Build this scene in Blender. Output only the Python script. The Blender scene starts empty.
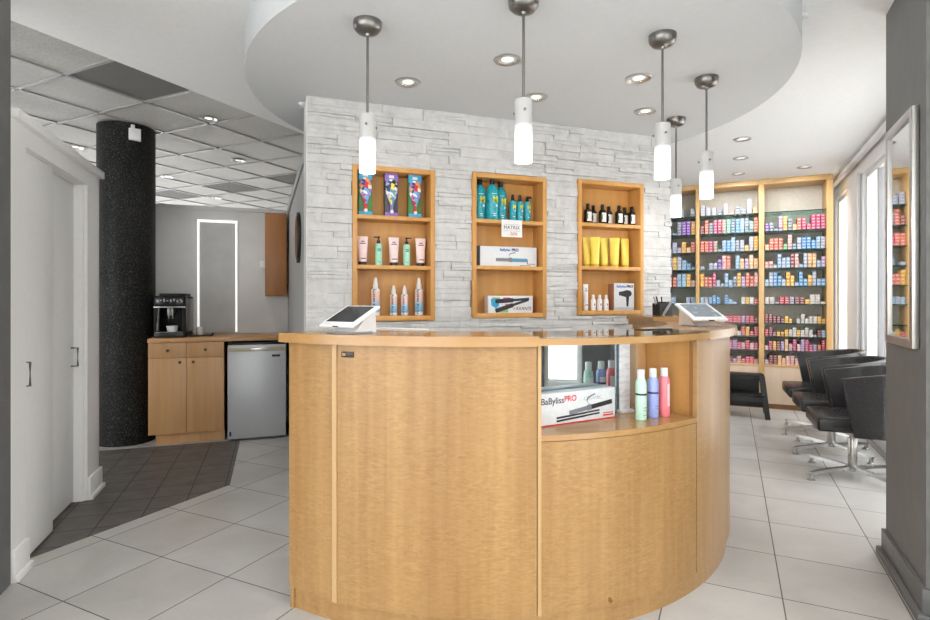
import bpy, bmesh, math, random
from mathutils import Vector, Matrix, noise
random.seed(7)
C = bpy.context.scene.collection
PI = math.pi
R = math.radians
H = 1.24                      # camera height
CEIL, SOF, TILEZ = 2.62, 2.44, 2.75

# ------------------------------------------------------------------ materials
def lin(c):
    return tuple((x/255/12.92 if x/255 <= .04045 else ((x/255+.055)/1.055)**2.4) for x in c)

class NT:
    def __init__(s, name):
        s.m = bpy.data.materials.new(name); s.m.use_nodes = True
        s.t = s.m.node_tree; s.n = s.t.nodes; s.n.clear()
        s.out = s.n.new('ShaderNodeOutputMaterial')
    def new(s, t, **k):
        n = s.n.new('ShaderNode'+t)
        for a, b in k.items(): setattr(n, a, b)
        return n
    def link(s, a, b): s.t.links.new(a, b)
    def val(s, sock, v):
        if hasattr(v, 'links'): s.link(v, sock)
        else: sock.default_value = v
    def math(s, op, a, b=0.0, c=None):
        n = s.new('Math', operation=op); s.val(n.inputs[0], a); s.val(n.inputs[1], b)
        if c is not None: s.val(n.inputs[2], c)
        return n.outputs[0]
    def mix(s, f, a, b, mode='MIX'):
        n = s.new('Mix', data_type='RGBA', blend_type=mode)
        s.val(n.inputs[0], f); s.val(n.inputs[6], a if hasattr(a, 'links') else (*a[:3], 1)); s.val(n.inputs[7], b if hasattr(b, 'links') else (*b[:3], 1))
        return n.outputs[2]
    def pos(s): return s.new('NewGeometry').outputs['Position']
    def obj(s): return s.new('TexCoord').outputs['Object']
    def gen(s): return s.new('TexCoord').outputs['Generated']
    def xyz(s, v):
        n = s.new('SeparateXYZ'); s.link(v, n.inputs[0]); return n.outputs
    def scaled(s, v, sc):
        n = s.new('Mapping'); s.link(v, n.inputs[0]); n.inputs['Scale'].default_value = sc; return n.outputs[0]
    def noise(s, v, scale, detail=3, dist=0.0, rough=.5):
        n = s.new('TexNoise'); s.link(v, n.inputs['Vector']); n.inputs['Scale'].default_value = scale
        n.inputs['Detail'].default_value = detail; n.inputs['Distortion'].default_value = dist; n.inputs['Roughness'].default_value = rough
        return n.outputs[0]
    def ramp(s, f, stops, interp='LINEAR'):
        n = s.new('ValToRGB'); s.link(f, n.inputs[0]); e = n.color_ramp.elements
        n.color_ramp.interpolation = interp
        while len(e) > 1: e.remove(e[-1])
        for i, (p, c) in enumerate(stops):
            x = e[0] if i == 0 else e.new(p)
            x.position = p; x.color = (*c[:3], 1)
        return n.outputs[0]
    def range(s, f, a, b, c, d):
        n = s.new('MapRange'); s.link(f, n.inputs[0])
        for i, v in enumerate((a, b, c, d)): n.inputs[i+1].default_value = v
        return n.outputs[0]
    def bump(s, h, strength, dist=.01):
        n = s.new('Bump'); n.inputs['Strength'].default_value = strength; n.inputs['Distance'].default_value = dist
        s.link(h, n.inputs['Height']); return n.outputs[0]
    def bsdf(s, col, rough=.5, metal=0.0, normal=None, spec=.5, coat=0.0, trans=0.0, emit=None, estr=0):
        b = s.new('BsdfPrincipled')
        s.val(b.inputs['Base Color'], col if hasattr(col, 'links') else (*col[:3], 1))
        s.val(b.inputs['Roughness'], rough); s.val(b.inputs['Metallic'], metal)
        b.inputs['Specular IOR Level'].default_value = spec
        b.inputs['Coat Weight'].default_value = coat; b.inputs['Transmission Weight'].default_value = trans
        if normal: s.link(normal, b.inputs['Normal'])
        if emit is not None:
            s.val(b.inputs['Emission Color'], emit if hasattr(emit, 'links') else (*emit[:3], 1)); s.val(b.inputs['Emission Strength'], estr)
        s.link(b.outputs[0], s.out.inputs[0]); return s.m

def plain(name, rgb, rough=.5, metal=0.0, var=.06, nscale=40, bump=0.0, spec=.5, coat=0.0):
    t = NT(name); c = lin(rgb)
    f = t.noise(t.obj(), nscale, 3)
    col = t.mix(t.range(f, .3, .7, 0, 1), tuple(x*(1-var) for x in c), tuple(min(1, x*(1+var)) for x in c))
    nm = t.bump(f, bump, .002) if bump else None
    return t.bsdf(col, t.range(f, .3, .7, max(0, rough-.04), min(1, rough+.04)), metal, nm, spec, coat)

def wood(name, axis='z', light=(170, 134, 86), dark=(139, 103, 60), ripple=.62, rough=.36, world=True, shift=0.0):
    t = NT(name); p = t.pos() if world else t.obj()
    a = {'z': (1, 1, .05), 'x': (.05, 1, 1), 'y': (1, .05, 1)}[axis]
    b = {'z': (1.5, 1.5, 5.4), 'x': (5.4, 1.5, 1.5), 'y': (1.5, 5.4, 1.5)}[axis]
    g = t.noise(t.scaled(p, a), 26, 5, .3)
    band = t.noise(t.scaled(p, tuple(x*.3 for x in a)), 14, 2)
    rp = t.noise(t.scaled(p, b), 20, 2, .9)
    mk = t.range(t.noise(p, 4.5, 2), .36, .64, .45, 1)
    f = t.math('ADD', t.math('MULTIPLY', g, .45), t.math('MULTIPLY', band, .42))
    f = t.math('ADD', f, t.math('MULTIPLY', t.math('MULTIPLY', t.math('SUBTRACT', rp, .5), mk), ripple))
    col = t.ramp(f, [(.22+shift, lin(dark)), (.42+shift, lin(tuple((x+y)/2 for x, y in zip(light, dark)))), (.62+shift, lin(light))])
    return t.bsdf(col, t.range(rp, .3, .7, rough-.04, rough+.06), 0, t.bump(g, .06, .002), .45)

def glass_sheet(name, refl=.08, tint=(1, 1, 1), gl=0.0):
    t = NT(name)
    tr = t.new('BsdfTransparent'); tr.inputs[0].default_value = (*tint, 1)
    g = t.new('BsdfGlossy'); g.inputs['Roughness'].default_value = gl; g.inputs[0].default_value = (1, 1, 1, 1)
    fr = t.new('LayerWeight'); fr.inputs[0].default_value = .35
    f = t.math('ADD', t.math('MULTIPLY', t.math('POWER', fr.outputs['Facing'], 3.0), .75), refl)
    mx = t.new('MixShader'); t.link(t.math('MINIMUM', f, 1.0), mx.inputs[0]); t.link(tr.outputs[0], mx.inputs[1]); t.link(g.outputs[0], mx.inputs[2])
    t.link(mx.outputs[0], t.out.inputs[0]); return t.m

M = {}
M['wood'] = wood('anigre_veneer')
M['wood_niche'] = wood('niche_veneer', light=(210, 160, 94), dark=(188, 133, 68), ripple=.12)
M['wood_top'] = wood('anigre_top', 'x', light=(174, 136, 88), dark=(152, 113, 68), ripple=.15, rough=.2)
M['wood_oak'] = wood('oak_veneer', light=(196, 154, 108), dark=(168, 124, 80), ripple=.06)
M['wood_brown'] = wood('brown_veneer', light=(158, 106, 60), dark=(128, 82, 42), ripple=.06)
M['wood_maple'] = wood('maple_frame', light=(226, 190, 136), dark=(206, 164, 108), ripple=.06)
M['wood_pale'] = wood('pale_panel', light=(228, 206, 182), dark=(208, 182, 156), ripple=.05, rough=.3)
M['wood_bay'] = wood('bay_veneer', light=(186, 138, 78), dark=(162, 112, 56), ripple=.3)
M['edge'] = wood('edge_band', light=(186, 154, 110), dark=(166, 132, 88), ripple=.05)
M['dark_wood'] = wood('dark_plinth', light=(140, 96, 52), dark=(116, 76, 38), ripple=.05)
M['white'] = plain('white_paint', (238, 237, 235), .45, var=.02)
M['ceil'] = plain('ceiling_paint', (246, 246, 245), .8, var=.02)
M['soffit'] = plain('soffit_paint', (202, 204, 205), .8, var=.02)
M['wallgrey'] = plain('grey_wall_paint', (208, 208, 206), .7, var=.05, nscale=5)
M['pier'] = plain('charcoal_wall_paint', (100, 100, 99), .6, var=.14, nscale=14, bump=.15)
M['pierbase'] = plain('charcoal_skirting', (92, 92, 92), .4, var=.05)
M['whiteplastic'] = plain('white_plastic', (230, 230, 230), .3, var=.02)
M['greyplastic'] = plain('grey_plastic', (150, 150, 152), .35, var=.03)
M['black'] = plain('black_plastic', (16, 16, 17), .35, var=.1)
M['blackmatte'] = plain('black_matte', (20, 20, 20), .6, var=.1)
M['screen'] = plain('dark_screen', (34, 36, 38), .12, var=.05)
M['screenblue'] = plain('grey_blue_screen', (106, 118, 128), .25, var=.05)
M['chrome'] = plain('chrome', (206, 205, 202), .16, 1.0, var=.03)
M['chairmetal'] = plain('brushed_chair_metal', (176, 175, 172), .3, 1.0, var=.03)
M['nickel'] = plain('brushed_nickel', (128, 126, 122), .34, 1.0, var=.06)
M['alu'] = plain('silver_frame', (200, 198, 194), .32, 1.0, var=.03)
M['steel'] = plain('fridge_silver', (186, 187, 189), .38, .3, var=.02, nscale=60)
M['leather'] = plain('black_leather', (40, 39, 39), .25, var=.08, nscale=240, bump=.02)
M['glass'] = glass_sheet('clear_glass', .05)
M['glasstop'] = glass_sheet('counter_glass', .12, (.86, .9, .9))
M['glassgreen'] = glass_sheet('green_shelf_glass', .04, (.62, .78, .76))
M['glassedge'] = plain('green_glass_edge', (36, 66, 66), .15, var=.05)
M['mirror'] = plain('mirror_silver', (242, 244, 244), .01, 1.0, var=0)
M['casemirror'] = plain('case_mirror_silver', (206, 218, 222), .01, 1.0, var=0)
M['cabback'] = plain('grey_green_back', (216, 213, 202), .6, var=.06)

def m_floor():
    t = NT('light_floor_tile'); p = t.pos()
    def dot(v):
        n = t.new('VectorMath', operation='DOT_PRODUCT'); t.link(p, n.inputs[0]); n.inputs[1].default_value = v; return n.outputs['Value']
    a, b = dot((.901, -.434, 0)), dot((.434, .901, 0))
    a = t.math('DIVIDE', t.math('SUBTRACT', a, .195), .445); b = t.math('DIVIDE', t.math('SUBTRACT', b, 1.325), .4365)
    def line(x, w):
        fx = t.math('FRACT', t.math('ADD', x, 100)); d = t.math('MINIMUM', fx, t.math('SUBTRACT', 1.0, fx)); return t.math('LESS_THAN', d, w)
    l = t.math('MAXIMUM', line(a, .006), line(b, .006))
    ci = t.new('CombineXYZ'); t.link(t.math('FLOOR', a), ci.inputs[0]); t.link(t.math('FLOOR', b), ci.inputs[1])
    wn = t.new('TexWhiteNoise'); t.link(ci.outputs[0], wn.inputs['Vector'])
    n1 = t.noise(p, 3.2, 5, .6); n2 = t.noise(p, 60, 2)
    f = t.math('ADD', t.math('MULTIPLY', n1, .7), t.math('ADD', t.math('MULTIPLY', wn.outputs['Value'], .16), t.math('MULTIPLY', n2, .14)))
    col = t.ramp(f, [(.25, lin((168, 165, 159))), (.5, lin((184, 181, 176))), (.75, lin((198, 195, 190)))])
    col = t.mix(l, col, lin((96, 92, 86)))
    return t.bsdf(col, t.math('ADD', .34, t.math('MULTIPLY', l, .4)), 0, t.bump(t.math('SUBTRACT', 1.0, l), .3, .002), .4)
def m_darkfloor():
    t = NT('dark_quarry_tile'); p = t.pos()
    def dot(v):
        n = t.new('VectorMath', operation='DOT_PRODUCT'); t.link(p, n.inputs[0]); n.inputs[1].default_value = v; return n.outputs['Value']
    c, d = dot((.944, .330, 0)), dot((-.330, .944, 0))
    c = t.math('DIVIDE', t.math('ADD', c, .91), .205); d = t.math('DIVIDE', d, .205)
    def line(x, w):
        fx = t.math('FRACT', t.math('ADD', x, 100)); q = t.math('MINIMUM', fx, t.math('SUBTRACT', 1.0, fx)); return t.math('LESS_THAN', q, w)
    l = t.math('MAXIMUM', line(c, .020), t.math('MULTIPLY', line(d, .028), .8))
    n1 = t.noise(p, 9, 4)
    col = t.ramp(n1, [(.3, lin((84, 79, 75))), (.7, lin((104, 99, 94)))])
    col = t.mix(l, col, lin((44, 41, 39)))
    return t.bsdf(col, .5, 0, t.bump(n1, .1, .002), .35)
def m_stone():
    t = NT('white_ledger_stone'); p = t.pos()
    n1 = t.noise(p, 16, 6, .3); n2 = t.noise(p, 75, 5, .4); n3 = t.noise(p, 2.5, 2)
    f = t.math('ADD', t.math('MULTIPLY', n1, .55), t.math('ADD', t.math('MULTIPLY', n2, .2), t.math('MULTIPLY', n3, .25)))
    col = t.ramp(f, [(.3, lin((184, 182, 180))), (.5, lin((203, 202, 200))), (.7, lin((216, 215, 214)))])
    h = t.math('ADD', t.math('MULTIPLY', n1, .8), t.math('MULTIPLY', n2, .3))
    return t.bsdf(col, .8, 0, t.bump(h, .6, .012), .25)
def m_column():
    t = NT('black_speckled_column'); p = t.pos()
    n1 = t.noise(p, 120, 3, 0, .8); n2 = t.noise(p, 3, 2)
    col = t.mix(t.range(n1, .54, .74, 0, .3), lin((7, 7, 7)), lin((190, 187, 180)))
    return t.bsdf(col, t.range(n2, .3, .7, .45, .6), 0, t.bump(n1, .3, .003), .2)
def m_tile(name, rgb, var):
    t = NT(name); p = t.pos(); n1 = t.noise(p, 70, 3); n2 = t.noise(p, 1.6, 3)
    c = lin(rgb); f = t.math('ADD', t.math('MULTIPLY', n1, .5), t.math('MULTIPLY', n2, .5))
    col = t.mix(t.range(f, .35, .65, 0, 1), tuple(x*(1-var) for x in c), tuple(x*(1+var) for x in c))
    return t.bsdf(col, .85, 0, t.bump(n1, .2, .003), .2)
def m_pendant():
    t = NT('frosted_lit_glass'); z = t.xyz(t.obj())[2]
    e = t.range(z, .10, .15, 1.0, .05)
    n = t.noise(t.obj(), 30, 2)
    return t.bsdf(t.mix(n, lin((170, 169, 167)), lin((178, 177, 175))), .4, 0, None, .4, emit=(1, .985, .96), estr=t.math('MULTIPLY', e, 2.6))
def m_emit(name, rgb, s):
    t = NT(name); n = t.noise(t.obj(), 20, 1)
    return t.bsdf(lin((230, 230, 228)), .4, emit=t.mix(n, tuple(x*.97 for x in lin(rgb)), lin(rgb)), estr=s)
M['floor'] = m_floor(); M['darkfloor'] = m_darkfloor(); M['stone'] = m_stone(); M['column'] = m_column()
M['tile'] = m_tile('ceiling_tile', (188, 186, 182), .12); M['tiledark'] = m_tile('ceiling_vent_tile', (112, 110, 107), .1); M['tbar'] = plain('ceiling_grid_bar', (150, 148, 145), .5)
M['tilestain'] = m_tile('stained_ceiling_tile', (176, 174, 170), .22)
M['pend'] = m_pendant(); M['lamp'] = m_emit('lamp_lens', (255, 250, 240), .9); M['led'] = m_emit('led_strip', (255, 255, 252), 1.1)

def m_gradient(name, stops, axis=2, rough=.35):
    t = NT(name); z = t.xyz(t.gen())[axis]
    w = t.math('ADD', z, t.math('MULTIPLY', t.math('SUBTRACT', t.noise(t.obj(), 40, 2), .5), .03))
    return t.bsdf(t.ramp(w, [(p, lin(c)) for p, c in stops]), rough)
def m_patches(name, base, cols, scale=60):
    t = NT(name)
    v = t.new('TexVoronoi'); t.link(t.obj(), v.inputs['Vector']); v.inputs['Scale'].default_value = scale
    w = t.xyz(v.outputs['Color'])[0]
    n = len(cols); st = [(i/n, lin(c)) for i, c in enumerate(cols)]
    return t.bsdf(t.ramp(w, st, 'CONSTANT'), .35)

CODES = {'L': ((186, 192, 214), 'lavender'), 'S': ((136, 148, 168), 'steel grey'), 'B': ((96, 166, 222), 'bright blue'), 'b': ((158, 200, 234), 'light blue'),
         'P': ((214, 72, 128), 'magenta pink'), 'p': ((240, 184, 180), 'pale pink'), 'O': ((238, 118, 88), 'coral'), 'o': ((250, 200, 142), 'peach'),
         'Y': ((248, 190, 44), 'yellow'), 'V': ((140, 76, 190), 'purple'), 'v': ((196, 164, 208), 'lilac'), 'M': ((150, 58, 66), 'maroon'),
         'R': ((222, 66, 88), 'red'), 'W': ((238, 232, 224), 'white'), 'G': ((104, 196, 122), 'green'), 'T': ((124, 150, 166), 'grey-blue'),
         't': ((190, 164, 138), 'tan'), 'm': ((138, 208, 188), 'mint')}
def m_carton(code):
    c = tuple(x*.86+.06 for x in lin(CODES[code][0])); t = NT('dye_carton_'+CODES[code][1].replace(' ', '_').replace('-', '_'))
    x, y, z = t.xyz(t.gen())
    ins = t.math('MULTIPLY', t.math('MULTIPLY', t.math('GREATER_THAN', x, .16), t.math('LESS_THAN', x, .84)), t.math('MULTIPLY', t.math('GREATER_THAN', z, .35), t.math('LESS_THAN', z, .72)))
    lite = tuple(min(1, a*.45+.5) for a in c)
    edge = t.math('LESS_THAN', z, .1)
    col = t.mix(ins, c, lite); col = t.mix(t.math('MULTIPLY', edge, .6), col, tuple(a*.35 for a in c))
    return t.bsdf(col, .45)
MC = {k: m_carton(k) for k in CODES}

# ------------------------------------------------------------------ mesh helpers
def BM(): return bmesh.new()
def obj(name, bm, mats, parent=None, loc=None, rz=None, smooth=True, angle=35):
    bmesh.ops.recalc_face_normals(bm, faces=bm.faces[:])
    me = bpy.data.meshes.new(name); bm.to_mesh(me); bm.free()
    for m in (mats if isinstance(mats, (list, tuple)) else [mats]): me.materials.append(M[m] if isinstance(m, str) else m)
    if smooth:
        me.polygons.foreach_set('use_smooth', [True]*len(me.polygons))
        me.set_sharp_from_angle(angle=R(angle))
    o = bpy.data.objects.new(name, me); C.objects.link(o)
    if parent: o.parent = parent
    if loc: o.location = loc
    if rz: o.rotation_euler = (0, 0, rz)
    return o
def bx(bm, x0, x1, y0, y1, z0, z1, bev=0.0, mat=None, mi=0, seg=2):
    vs = [bm.verts.new(p) for p in ((x0,y0,z0),(x1,y0,z0),(x1,y1,z0),(x0,y1,z0),(x0,y0,z1),(x1,y0,z1),(x1,y1,z1),(x0,y1,z1))]
    fs = [bm.faces.new([vs[i] for i in f]) for f in ((3,2,1,0),(4,5,6,7),(0,1,5,4),(1,2,6,5),(2,3,7,6),(3,0,4,7))]
    for f in fs: f.material_index = mi
    if mat: bmesh.ops.transform(bm, matrix=mat, verts=vs)
    if bev:
        es = list({e for f in fs for e in f.edges})
        r = bmesh.ops.bevel(bm, geom=es, offset=bev, segments=seg, profile=.5, affect='EDGES')
        for f in r['faces']: f.material_index = mi
def cbx(bm, c, s, bev=0.0, mat=None, mi=0):
    bx(bm, c[0]-s[0]/2, c[0]+s[0]/2, c[1]-s[1]/2, c[1]+s[1]/2, c[2]-s[2]/2, c[2]+s[2]/2, bev, mat, mi)
def lathe(bm, prof, n=24, c=(0, 0, 0), sx=1, sy=1, mi=0, cap=True):
    rings = []
    for r, z in prof:
        rings.append([bm.verts.new((c[0]+sx*r*math.cos(2*PI*i/n), c[1]+sy*r*math.sin(2*PI*i/n), c[2]+z)) for i in range(n)])
    for a, b in zip(rings, rings[1:]):
        for i in range(n):
            f = bm.faces.new((a[i], a[(i+1) % n], b[(i+1) % n], b[i])); f.material_index = mi
    if cap:
        for rg in (rings[0], rings[-1]):
            f = bm.faces.new(rg); f.material_index = mi
def loft(bm, rings, closed=True, cap=True, mi=0):
    rr = [[bm.verts.new(p) for p in r] for r in rings]
    n = len(rr[0])
    for a, b in zip(rr, rr[1:]):
        for i in range(n if closed else n-1):
            f = bm.faces.new((a[i], a[(i+1) % n], b[(i+1) % n], b[i])); f.material_index = mi
    if cap and closed:
        for r in (rr[0], rr[-1]): f = bm.faces.new(r); f.material_index = mi
def tube(bm, pts, r, n=8):
    pts = [Vector(p) for p in pts]; rings = []
    for i, p in enumerate(pts):
        d = (pts[min(i+1, len(pts)-1)]-pts[max(i-1, 0)]).normalized()
        u = d.cross(Vector((0, 0, 1)));
        if u.length < .01: u = d.cross(Vector((1, 0, 0)))
        u.normalize(); v = u.cross(d)
        rings.append([p+u*r*math.cos(2*PI*k/n)+v*r*math.sin(2*PI*k/n) for k in range(n)])
    loft(bm, rings)
def prism(bm, pts, z0, z1, mi=0):
    loft(bm, [[(x, y, z0) for x, y in pts], [(x, y, z1) for x, y in pts]], mi=mi)
def sector(bm, c, r0, r1, z0, z1, p0, p1, n=None, mi=0):
    n = n or max(2, int(abs(p1-p0)/1.5))
    rings = []
    for i in range(n+1):
        f = R(p0+(p1-p0)*i/n); s, k = math.sin(f), -math.cos(f)
        rings.append([(c[0]+r*s, c[1]+r*k, z) for r, z in ((r0, z0), (r1, z0), (r1, z1), (r0, z1))])
    loft(bm, rings, mi=mi)

def thing(name, label, cat, loc=(0, 0, 0), rz=0, group=None):
    o = bpy.data.objects.new(name, None); C.objects.link(o); o.empty_display_size = .05
    o.location = loc; o.rotation_euler = (0, 0, rz); o['label'] = label; o['category'] = cat
    if group: o['group'] = group
    return o
def tag(o, label, cat, group=None):
    o['label'] = label; o['category'] = cat
    if group: o['group'] = group
    return o
def struct(o): o['kind'] = 'structure'; return o
def dup(root, loc, rz=None, label=None):
    r = root.copy(); C.objects.link(r); r.location = loc
    if rz is not None: r.rotation_euler = (0, 0, rz)
    if label: r['label'] = label
    for ch in list(root.children):
        c = ch.copy(); C.objects.link(c); c.parent = r
        for g in list(ch.children):
            d = g.copy(); C.objects.link(d); d.parent = c
    return r
def text(name, body, size, mtx, mat, parent, ext=.0004, align='CENTER', sx=1.0, bold=0.0):
    cu = bpy.data.curves.new(name, 'FONT'); cu.body = body; cu.size = size; cu.extrude = ext; cu.align_x = align; cu.align_y = 'CENTER'; cu.offset = bold
    tmp = bpy.data.objects.new(name, cu); C.objects.link(tmp)
    me = bpy.data.meshes.new_from_object(tmp); bpy.data.objects.remove(tmp); bpy.data.curves.remove(cu)
    me.transform(mtx @ Matrix.Diagonal((sx, 1, 1, 1)))
    me.materials.clear(); me.materials.append(M[mat] if isinstance(mat, str) else mat)
    o = bpy.data.objects.new(name, me); C.objects.link(o); o.parent = parent
    return o
UP = Matrix.Rotation(PI/2, 4, 'X')                 # text standing up, facing -y
def face(x, y, z, rot=0): return Matrix.Translation((x, y, z)) @ UP @ Matrix.Rotation(rot, 4, 'Z')

# ------------------------------------------------------------------ plan of the place
s_ = Vector((.944, .330)); w_ = Vector((-.330, .944)); u_ = Vector((.434, .901)); r_ = Vector((.901, -.434))
AS = math.atan2(.330, .944); AR = math.atan2(-.434, .901); AU = math.atan2(.901, .434)
P0 = Vector((-.929, 3.24))
def W(t, d): return P0 + s_*t + w_*d               # along / into the stone wall
def AB(a, b): return r_*a + u_*b                   # along / towards the far end of the hall
def tW(x, d):
    k = (x-465)/551
    return (k*(3.24+.944*d)+.929+.33*d)/(.944-.33*k)

# floor
bm = BM(); prism(bm, [tuple(AB(a, b)) for a, b in ((-9, -2.6), (1.3, -2.6), (1.3, 9.5), (-9, 9.5))], -.1, 0)
struct(obj('floor', bm, 'floor', smooth=False))
def cd(c, d): return s_*c + w_*d
A0 = Vector((-1.578, 3.70))                         # corner of the dark tile field
e1 = A0 - u_*1.9
bm = BM(); prism(bm, [tuple(p) for p in (A0, A0+w_*(5.255-A0.dot(w_)), A0+w_*(5.255-A0.dot(w_))-s_*3.6, e1-s_*3.0, e1)], -.02, .003)
struct(obj('floor_kitchenette', bm, 'darkfloor', smooth=False))

# ceilings
bm = BM(); prism(bm, [tuple(AB(a, b)) for a, b in ((-3.2, -2.6), (1.3, -2.6), (1.3, 9.5), (-3.2, 9.5))], CEIL, CEIL+.15)
bx(bm, -3.23, -3.2, -2.6, 9.5, CEIL+.055, CEIL+.075, mat=Matrix.Rotation(AR, 4, 'Z'))
struct(obj('ceiling', bm, 'ceil', smooth=False))
bm = BM(); G = .575
dark = {(0, 0), (-4, 5), (-2, 5), (-6, 5)}; stain = {(-2, 0), (0, -1)}
for i in range(-9, 2):
    for j in range(-6, 13):
        a0, b0 = -4.04+i*G, 2.165+j*G
        q = [AB(a0+x, b0+y) for x, y in ((.012, .012), (G-.012, .012), (G-.012, G-.012), (.012, G-.012))]
        f = bm.faces.new([bm.verts.new((p.x, p.y, TILEZ+.012)) for p in q])
        f.material_index = 1 if (i, j) in dark else (2 if (i, j) in stain else 0)
rotR = Matrix.Rotation(AR, 4, 'Z')
for i in range(-9, 3): bx(bm, -4.04+i*G-.013, -4.04+i*G+.013, -1.3, 9.4, TILEZ, TILEZ+.02, mat=rotR, mi=3)
for j in range(-6, 14): bx(bm, -9.2, -3.15, 2.165+j*G-.013, 2.165+j*G+.013, TILEZ, TILEZ+.02, mat=rotR, mi=3)
bx(bm, -9, -3.2, -2.6, 9.5, TILEZ+.1, TILEZ+.14, mat=rotR)
struct(obj('ceiling_tiled', bm, ['tile', 'tiledark', 'tilestain', 'tbar'], smooth=False))
SC = (.287, 3.40)
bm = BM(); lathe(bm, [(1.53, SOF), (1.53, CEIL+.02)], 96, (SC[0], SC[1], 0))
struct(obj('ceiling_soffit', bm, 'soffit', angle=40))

# walls that close the hall
def wall(name, p, q, z0, z1, th, mat):
    d = (q-p); L = d.length; bm = BM(); bx(bm, 0, L, 0, th, z0, z1)
    return struct(obj(name, bm, mat, None, (p.x, p.y, 0), math.atan2(d.y, d.x), False))
wall('wall_back', AB(-9, 9.4), AB(1.3, 9.4), 0, 2.86, .1, 'wallgrey')
def fill_window_wall(name, p, q, th, mat, opens, z0, z1, wn):
    d = (q-p); L = d.length; ang = math.atan2(d.y, d.x); bm = BM(); prev = 0
    for a, b in opens:
        bx(bm, prev, a, 0, th, 0, 2.86); bx(bm, a, b, 0, th, 0, z0); bx(bm, a, b, 0, th, z1, 2.86); prev = b
    bx(bm, prev, L, 0, th, 0, 2.86)
    struct(obj(name, bm, mat, None, (p.x, p.y, 0), ang, False))
    for a, b in opens:
        bm = BM(); t = .05
        bx(bm, a, a+t, .02, .08, z0, z1); bx(bm, b-t, b, .02, .08, z0, z1); bx(bm, a+t, b-t, .02, .08, z0, z0+t); bx(bm, a+t, b-t, .02, .08, z1-t, z1)
        f = struct(obj('window_%d' % wn, bm, 'white', None, (p.x, p.y, 0), ang, False)); wn += 1
        bm = BM(); bx(bm, a+t, b-t, .045, .051, z0+t, z1-t); obj('pane', bm, 'glass', f, smooth=False)
fill_window_wall('wall_left', AB(-8.9, -2.6), AB(-8.9, 9.5), .1, 'white', [(2.2, 4.6), (5.0, 7.4), (8.0, 10.4)], .3, 2.5, 11)  # windows out of view, added to bring daylight to the kitchenette side
fill_window_wall('wall_front', AB(1.3, -2.5), AB(-9, -2.5), .1, 'white', [(.7, 3.0), (3.2, 5.4), (5.6, 7.8)], .2, 2.5, 21)  # unseen windows added behind the camera to light counter, wall and ceiling

# stone wall: core with three openings, ledger stones in front
NZ0, NZ1, ND = 1.112, 2.056, .13
NT0 = [.262, 1.027, 1.806]; NWS = [.513, .534, .54]; DZ = [0, .011, .023]; WL = 2.60
bm = BM()
edges = [0] + [x for t, NW in zip(NT0, NWS) for x in (t+.006, t+NW-.006)] + [WL]
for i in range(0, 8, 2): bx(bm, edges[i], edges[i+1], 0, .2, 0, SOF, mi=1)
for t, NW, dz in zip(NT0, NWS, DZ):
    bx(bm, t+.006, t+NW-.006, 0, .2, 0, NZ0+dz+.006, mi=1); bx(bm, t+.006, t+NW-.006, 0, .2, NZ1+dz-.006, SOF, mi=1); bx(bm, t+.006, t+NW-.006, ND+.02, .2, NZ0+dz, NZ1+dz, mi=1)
core_n = len(bm.verts)
def stone(x0, x1, z0, z1, d):
    nx, nz = max(2, int((x1-x0)/.022)), max(2, int((z1-z0)/.018))
    g = [[None]*(nz+1) for _ in range(nx+1)]
    sl = random.uniform(-.004, .004); sv = random.uniform(-.003, .003)
    for i in range(nx+1):
        for k in range(nz+1):
            x, z = x0+(x1-x0)*i/nx, z0+(z1-z0)*k/nz
            ed = min(i, nx-i, k, nz-k)
            dd = d + (noise.noise(Vector((x*17, z*24, d*900)))*.006 + noise.noise(Vector((x*45, z*60, 3)))*.0025) + sl*(i/nx-.5)*2+sv*(k/nz-.5)*2
            if ed == 0: dd -= .003
            g[i][k] = bm.verts.new((x, -max(.002, dd), z))
    for i in range(nx):
        for k in range(nz): bm.faces.new((g[i][k], g[i+1][k], g[i+1][k+1], g[i][k+1]))
    rim = [g[i][0] for i in range(nx+1)]+[g[nx][k] for k in range(1, nz+1)]+[g[i][nz] for i in range(nx-1, -1, -1)]+[g[0][k] for k in range(nz-1, 0, -1)]
    bk = [bm.verts.new((v.co.x, .001, v.co.z)) for v in rim]
    for i in range(len(rim)): bm.faces.new((rim[i], bk[i], bk[(i+1) % len(rim)], rim[(i+1) % len(rim)]))
z = 0.0
rects = [(t, t+NW, NZ0+dz, NZ1+dz) for t, NW, dz in zip(NT0, NWS, DZ)]
def clipx(x0, x1, z0, z1):
    out = [(x0, x1, z0, z1)]
    for rx0, rx1, rz0, rz1 in rects:
        nxt = []
        for a, b, c, e in out:
            if b <= rx0 or a >= rx1 or e <= rz0 or c >= rz1: nxt.append((a, b, c, e)); continue
            if a < rx0: nxt.append((a, rx0, c, e))
            if b > rx1: nxt.append((rx1, b, c, e))
            if c < rz0: nxt.append((max(a, rx0), min(b, rx1), c, rz0))
            if e > rz1: nxt.append((max(a, rx0), min(b, rx1), rz1, e))
        out = nxt
    return [q for q in out if q[1]-q[0] > .012 and q[3]-q[2] > .008]
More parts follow.
